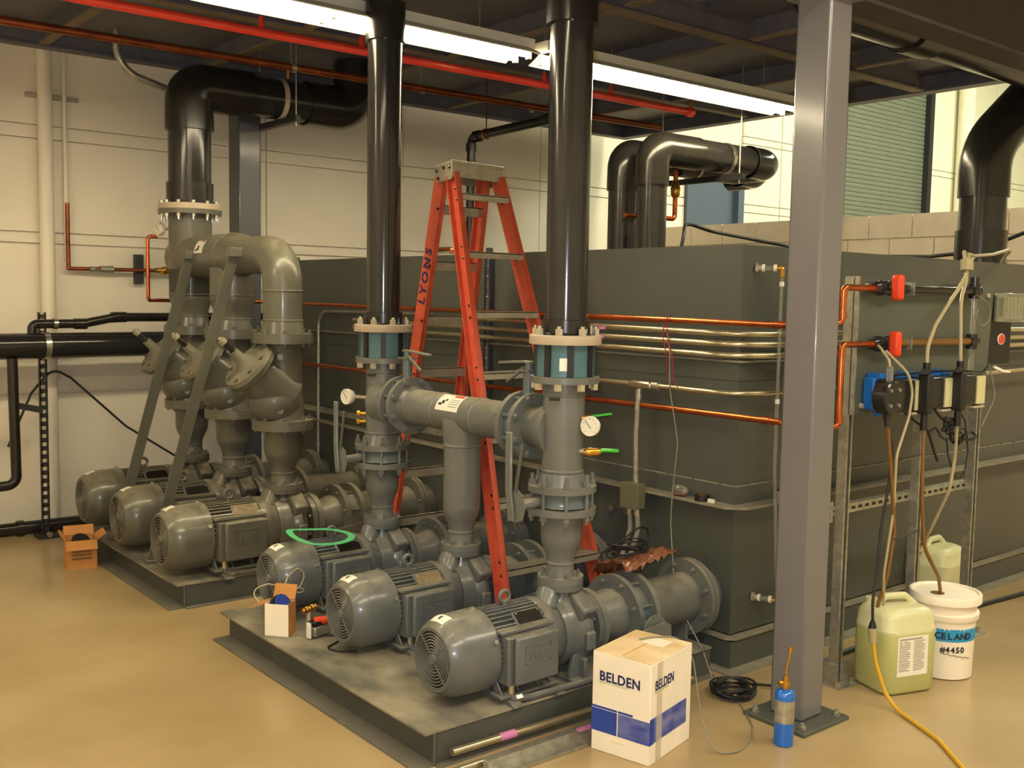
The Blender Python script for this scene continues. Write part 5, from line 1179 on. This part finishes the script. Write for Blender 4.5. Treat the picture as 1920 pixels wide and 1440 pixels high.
wire('cable_coil_tail', [(3.46, 2.68, .03), (3.52, 2.66, .02), (3.60, 2.60, .012), (3.66, 2.53, .008), (3.72, 2.5, .008)], .006, M_blk, 'black cable end running from the coil behind the column')
wire('gray_cable', [(3.59, 3.30, 1.545), (3.57, 3.24, 1.50), (3.56, 3.215, 1.40), (3.56, 3.21, 1.25), (3.56, 3.15, 1.0), (3.555, 3.17, .75), (3.54, 3.16, .62), (3.50, 3.10, .42), (3.46, 3.02, .28), (3.46, 2.88, .12), (3.42, 2.78, .01), (3.36, 2.60, .006), (3.20, 2.40, .006), (3.10, 2.33, .006), (2.96, 2.28, .006), (2.88, 2.34, .006), (2.935, 2.44, .10), (2.95, 2.50, .30), (2.92, 2.55, .378), (2.85, 2.60, .376), (2.78, 2.62, .376)], 0.0030, M_wgray, 'thin gray cable hanging from the copper pipe, looping over the floor to the cable box', fil=.10)
wire('red_wire', [(3.56, 3.22, 1.575), (3.565, 3.25, 1.51), (3.56, 3.20, 1.40), (3.56, 3.19, 1.30), (3.56, 3.16, 1.25)], .0025, M_wred, 'thin dark red wire tied between copper pipe and conduit')
wire('red_wire', [(3.56, 3.235, 1.575), (3.56, 3.27, 1.50), (3.56, 3.235, 1.40), (3.56, 3.225, 1.28), (3.56, 3.20, 1.245)], .0025, M_wred, 'second red wire hanging just left of the first')
for k in range(3): pass

# ================================================================== CABLE BOX AND SMALL CARTONS
t = thing('cable_box', (2.62, 2.41, 0), 'white carton with blue band and BELDEN lettering standing beside the near skid', 'box')
ex = V((.972, .236, 0)).normalized(); ey = V((-.236, .972, 0)).normalized(); O = V((2.622, 2.409, 0)); LX, LY, LZ = .308, .243, .371
def Bp(x, y, z): return O+ex*x+ey*y+V((0, 0, z))
def bbox(x0, x1, y0, y1, z0, z1): return MB().add([Bp(x, y, z) for z in (z0, z1) for y in (y0, y1) for x in (x0, x1)], [(0, 2, 3, 1), (4, 5, 7, 6), (0, 1, 5, 4), (2, 6, 7, 3), (0, 4, 6, 2), (1, 3, 7, 5)])
bbox(0, LX, 0, LY, 0, LZ-.002).build('carton', M_cardw, t, bev=.003)
top = bbox(.001, LX-.001, .001, LY-.001, LZ-.002, LZ).build('top_flap', M_cardt, t)
bbox(.02, LX*.9, LY*.52, LY*.535, LZ, LZ+.0006).build('flap_seam', M_card, top)
bbox(.19, .27, .06, .15, LZ, LZ+.0008).build('torn_patch', M_cardw, top)
# front-left face (x = 0 plane), lettering runs toward -y
e1 = -.0012
bbox(e1, 0, .135, LY, .075, .170).build('blue_panel', M_blue, t)
bbox(e1, 0, .0, .131, .075, .160).build('photo_panel', M_bluep, t)
bbox(e1, 0, .07, .131, .162, .170).build('blue_strip', M_blue, t)
bbox(e1-.0006, 0, .0, LY, .1605, .1620).build('white_rule', M_cardw, t)
bbox(e1-.0006, 0, .131, .1345, .075, .172).build('white_rule', M_cardw, t)
text('carton_lettering', 'BELDEN', .050, M_navy, Bp(e1, LY-.030, .268), -ey, (0, 0, 1), t, ext=.0006, bold=.0012, kern=1.06, xs=.92)
text('carton_tagline', 'SENDING ALL THE RIGHT SIGNALS', .0085, M_ygr, Bp(e1, LY-.030, .258), -ey, (0, 0, 1), t, ext=.0004, xs=.92)
bbox(e1, 0, .10, .16, .050, .0525).build('small_print', M_carb, t)
# right face (y = 0 plane)
bbox(.0, .030, e1, 0, .075, .170).build('blue_panel', M_blue, t)
bbox(.030, .272, e1, 0, .078, .170).build('photo_panel', M_bluep, t)
text('carton_lettering', 'BELDEN', .050, M_navy, Bp(.03, e1, .268), ex, (0, 0, 1), t, ext=.0006, bold=.0010, kern=1.06, xs=.74)
text('carton_tagline', 'SENDING ALL THE RIGHT SIGNALS', .0085, M_ygr, Bp(.03, e1, .258), ex, (0, 0, 1), t, ext=.0004, xs=.74)
bbox(.045, .085, e1-.0004, 0, .0, .365).build('packing_tape', M_tape, t)
# open brown carton at far left
t = thing('open_carton', (1.845, 6.33, 0), 'small brown carton with open flaps on the floor beside the far skid', 'box')
cx, cy = 1.845, 6.33; c_ = MB(); a = -.20; Rz = MX.Rotation(a, 3, 'Z'); W = .085
def cb(x0, x1, y0, y1, z0, z1): return MB().bx(cx+x0, cx+x1, cy+y0, cy+y1, z0, z1, rot=Rz, piv=(cx, cy, 0))
for q in ((-W, W, -W, -W+.004), (-W, W, W-.004, W), (-W, -W+.004, -W+.0045, W-.0045), (W-.004, W, -W+.0045, W-.0045)): cb(q[0], q[1], q[2], q[3], .004, .17).build('side', M_card, t)
cb(-W, W, -W, W, 0, .0038).build('bottom', M_card, t)
def flap(p0, p1, out, name='flap'):
    p0 = V(p0); p1 = V(p1); out = V(out); n_ = (p1-p0).cross(out).normalized()*.003
    P = [p0, p1, p1+out, p0+out]; return MB().add(P+[p+n_ for p in P], [(0, 1, 2, 3), (7, 6, 5, 4), (0, 4, 5, 1), (1, 5, 6, 2), (2, 6, 7, 3), (3, 7, 4, 0)]).build(name, M_card, t)
def cw(x, y, z): return V((cx, cy, 0))+Rz@V((x, y, 0))+V((0, 0, z))
flap(cw(-W, -W, .171), cw(W, -W, .171), Rz@V((0, -.055, -.045)))
flap(cw(W+.001, -W, .171), cw(W+.001, W, .171), Rz@V((.05, 0, .035)))
flap(cw(-W, W, .171), cw(W, W, .171), Rz@V((0, .04, .05)))
flap(cw(-W-.001, -W, .171), cw(-W-.001, W, .171), Rz@V((-.03, 0, .04)))
for k in range(3): cb(-W+.03, W-.03, -W-.0012, -W, .10-.022*k, .112-.022*k).build('printed_line', M_hoseb, t)
t = tag(MB().cyl(cw(-.015, .03, .075), cw(.0, -.045, .165), .052, n=20).build('dark_can', M_pvc), 'dark cylindrical part sticking out of the small brown carton', 'part')
# small white carton and valve actuator on the near skid deck
t = thing('small_carton', (2.06, 4.15, .13), 'small white carton with open brown flap on the near skid deck', 'box')
cx, cy = 2.062, 4.14; Rz = MX.Rotation(-.85, 3, 'Z'); Rt = MX.Rotation(-.0, 3, 'X'); W = .052
def cb2(x0, x1, y0, y1, z0, z1, nm, mt): return MB().bx(cx+x0, cx+x1, cy+y0, cy+y1, z0, z1, rot=Rz, piv=(cx, cy, 0)).build(nm, mt, t)
cb2(-W-.003, W+.003, -.045, -.042, .131, .275, 'front_side', M_cardw); cb2(-W-.003, W+.003, .042, .045, .131, .275, 'back_side', M_card)
cb2(-W-.003, -W, -.0415, .0415, .131, .275, 'left_side', M_cardw); cb2(W, W+.003, -.0415, .0415, .131, .275, 'right_side', M_card)
cb2(-W, W, -.041, .041, .131, .134, 'bottom', M_card)
flap(V((cx, cy, 0))+Rz@V((-W-.003, -.04, 0))+V((0, 0, .276)), V((cx, cy, 0))+Rz@V((-W-.003, .04, 0))+V((0, 0, .276)), Rz@V((-.085, .02, -.035)))
flap(V((cx, cy, 0))+Rz@V((-W, .045, 0))+V((0, 0, .276)), V((cx, cy, 0))+Rz@V((W, .045, 0))+V((0, 0, .276)), Rz@V((.0, .03, .06)))
t = thing('blue_disc', (cx, cy, .26), 'blue round disc with dark rim poking out of the small white carton', 'disc')
MB().lathe((cx+.01, cy+.0, .268), (.25, -.75, .6), [(0, .040), (.004, .042), (.008, .040)], 28).build('disc', M_blue, t)
MB().lathe((cx+.012, cy+.01, .263), (.25, -.75, .6), [(-.03, .045), (-.002, .045)], 28).build('rim', M_blk, t)
wire('string', [(2.02, 4.24, .24), (1.99, 4.3, .30), (2.06, 4.26, .33), (2.12, 4.24, .31), (2.20, 4.22, .27), (2.22, 4.20, .29), (2.17, 4.20, .31), (2.10, 4.20, .295), (2.14, 4.22, .36), (2.20, 4.24, .39), (2.24, 4.24, .35), (2.20, 4.22, .30), (2.12, 4.20, .28)], .003, M_hose, 'pale string tangled above the small white carton', 'string', fil=.03)
t = thing('valve_actuator', (2.16, 4.03, .13), 'small electric actuator with orange-red knob and brass fitting, beside the small carton', 'actuator')
MB().bx(2.135, 2.235, 3.985, 4.045, .136, .180, rot=MX.Rotation(.3, 3, 'Z')).build('metal_case', M_galv, t, bev=.006)
MB().bx(2.118, 2.13, 3.975, 4.005, .136, .205).build('white_end', M_paper, t, bev=.003)
MB().cyl((2.165, 4.02, .195), (2.235, 4.0, .20), .020, .016, n=14).build('orange_knob', M_orv, t)
MB().cyl((2.235, 4.0, .20), (2.255, 3.995, .20), .015, n=12).build('white_tip', M_paper, t)
MB().bx(2.14, 2.20, 3.99, 4.04, .180, .20, rot=MX.Rotation(.3, 3, 'Z')).build('black_cover', M_blk, t, bev=.004)
MB().cyl((2.155, 4.045, .19), (2.155, 4.05, .235), .012, n=10).build('stem', M_galv, t)
b = MB()
for k in range(5): b.cyl((2.125+k*.014, 4.05, .240+k*.003), (2.134+k*.014, 4.05, .242+k*.003), .017 if k % 2 else .013, n=14)
b.build('brass_fitting', M_brass, t)
wire('black_lead', [(2.20, 3.98, .140), (2.25, 3.94, .136), (2.21, 3.88, .136), (2.12, 3.83, .136), (2.15, 3.76, .136), (2.21, 3.72, .136)], .004, M_blk, 'thin black lead curling on the near skid deck in front of the fan cover', fil=.03)
# gasket on the third motor
t_ = MB(); pts_o = []; vs_ = []; n = 48
GC = V((2.355, 4.31, .503)); GA = V((.12, -.115, -.006)); GB = V((.085, .09, .006))
for i in range(n):
    a = 2*PI*i/n; cx_ = math.cos(a); sy_ = math.sin(a)*(1-.35*max(0, -cx_))
    for rr in (1.0, .80):
        q = GC+GA*cx_*rr+GB*sy_*rr+V((0, 0, .012*max(0, -cx_)**3-.010*max(0, -sy_)))
        vs_.append(tuple(q)); vs_.append((q.x, q.y, q.z+.003))
fs = []
for i in range(n):
    j = (i+1) % n; a, b_ = 4*i, 4*j
    fs += [(a+1, b_+1, b_+3, a+3), (a, a+2, b_+2, b_), (a, b_, b_+1, a+1), (a+2, a+3, b_+3, b_+2)]
tag(t_.add(vs_, fs).build('gasket', M_gask), 'green ring gasket lying on top of the third motor', 'gasket')
# film bag and black cable on the right suction pipe
random.seed(3)
vs_ = []; nx, ny = 16, 9
for j in range(ny):
    for i in range(nx):
        u = i/(nx-1); v = j/(ny-1); x = 3.08+.34*u; y = 3.20-.24*v+.06*u
        base = .31+math.sqrt(max(.0, .185**2-min(.18, abs(y-3.05))**2))
        vs_.append((x+random.uniform(-.008, .008), y, base+.012+.03*abs(math.sin(i*1.3+j*.9))+random.uniform(0, .022)))
film = MB().add(vs_, [(j*nx+i, j*nx+i+1, (j+1)*nx+i+1, (j+1)*nx+i) for j in range(ny-1) for i in range(nx-1)]).build('plastic_film', M_amber); tag(film, 'crumpled amber plastic film bag draped over the right suction pipe', 'bag')
m_ = film.modifiers.new('solid', 'SOLIDIFY'); m_.thickness = .002
pts = []
for k in range(46):
    a = k*.62; pts.append((3.20+.10*math.cos(a)+.02*math.sin(k*.3), 3.10+.06*math.sin(a), .55+.010*math.sin(k*1.1)+.045*(.5+.5*math.sin(k*.21))*(k > 20)))
wire('cable_coil', pts, .0042, M_blk, 'black cable coil lying on the amber film bag', fil=0, n=6)
wire('loose_cable', [(3.06, 3.16, .50), (3.10, 3.15, .56), (3.18, 3.12, .60), (3.28, 3.10, .66), (3.36, 3.12, .62), (3.30, 3.1, .55)], .0042, M_blk, 'looped black cable rising above the film bag')
# small items on the tank ledge
t = thing('tape_roll', (3.60, 3.03, .745), 'small dark tape roll with yellowish core on the tank ledge', 'tape')
MB().ring((3.60, 3.03, .746), (0, 0, 1), .034, .018, .026).build('tape', M_blk, t); MB().ring((3.60, 3.03, .746), (0, 0, 1), .0185, .014, .027).build('core', M_brass, t)
tag(MB().sphere((3.605, 3.17, .772), .05, 14, (.6, 1, .5)).build('film_bag', M_clear), 'crumpled clear bag on the tank ledge', 'bag')
tag(MB().sphere((3.60, 3.165, .757), .042, 12, (.6, 1, .22)).build('amber_fittings', M_amber), 'small heap of amber parts inside the clear bag on the ledge', 'parts')
tag(MB().bx(3.585, 3.60, 2.955, 2.985, .746, .762).build('white_block', M_paper), 'small white block at the corner of the tank ledge', 'cap')
# conduit and angle iron lying by the near skid
tg = pipe_run('loose_conduit', [(2.07, 2.835, .05), (3.3, 2.80, .05)], .0145, M_cond, 'loose metal conduit with pink sticker leaning along the near skid', 'conduit')
MB().ring((2.28, 2.829, .05), (1, -.03, 0), .0155, .014, .07).build('pink_label', M_pink, tg)
pipe_run('loose_conduit', [(2.02, 2.775, .0135), (3.2, 2.765, .0135)], .013, M_cond, 'second loose conduit on the floor at the near skid corner', 'conduit')
b = MB(); b.bx(2.14, 3.1, 2.715, 2.745, .002, .042).bx(2.14, 3.1, 2.66, 2.715, .002, .012); tag(b.build('loose_strut', M_galv), 'loose galvanised strut lying on the floor beside the near skid', 'strut')
tag(MB().bx(2.56, 2.72, 2.700, 2.72, .0425, .05).build('pink_marker', M_pink), 'pink stick lying on the loose strut by the white box', 'marker')
# litter
t = MB(); random.seed(5); vs_ = []
for i in range(9):
    for j in range(3): vs_.append((1.93+i*.012+j*.004, 3.43-.019*i+.012*(j-1)*(1.2 if i > 5 else .5)+random.uniform(-.003, .003), .003+random.uniform(0, .008)))
o = t.add(vs_, [(i*3+j, (i+1)*3+j, (i+1)*3+j+1, i*3+j+1) for i in range(8) for j in range(2)]).build('plastic_strip', M_clear); tag(o, 'torn strip of clear plastic on the floor by the near skid', 'litter')
wire('dark_hose', [(1.0, 2.46, .02), (1.12, 2.46, .02), (1.28, 2.32, .02), (1.45, 2.05, .02)], .02, M_blk, 'dark hose crossing the bottom left corner of the floor', 'hose')
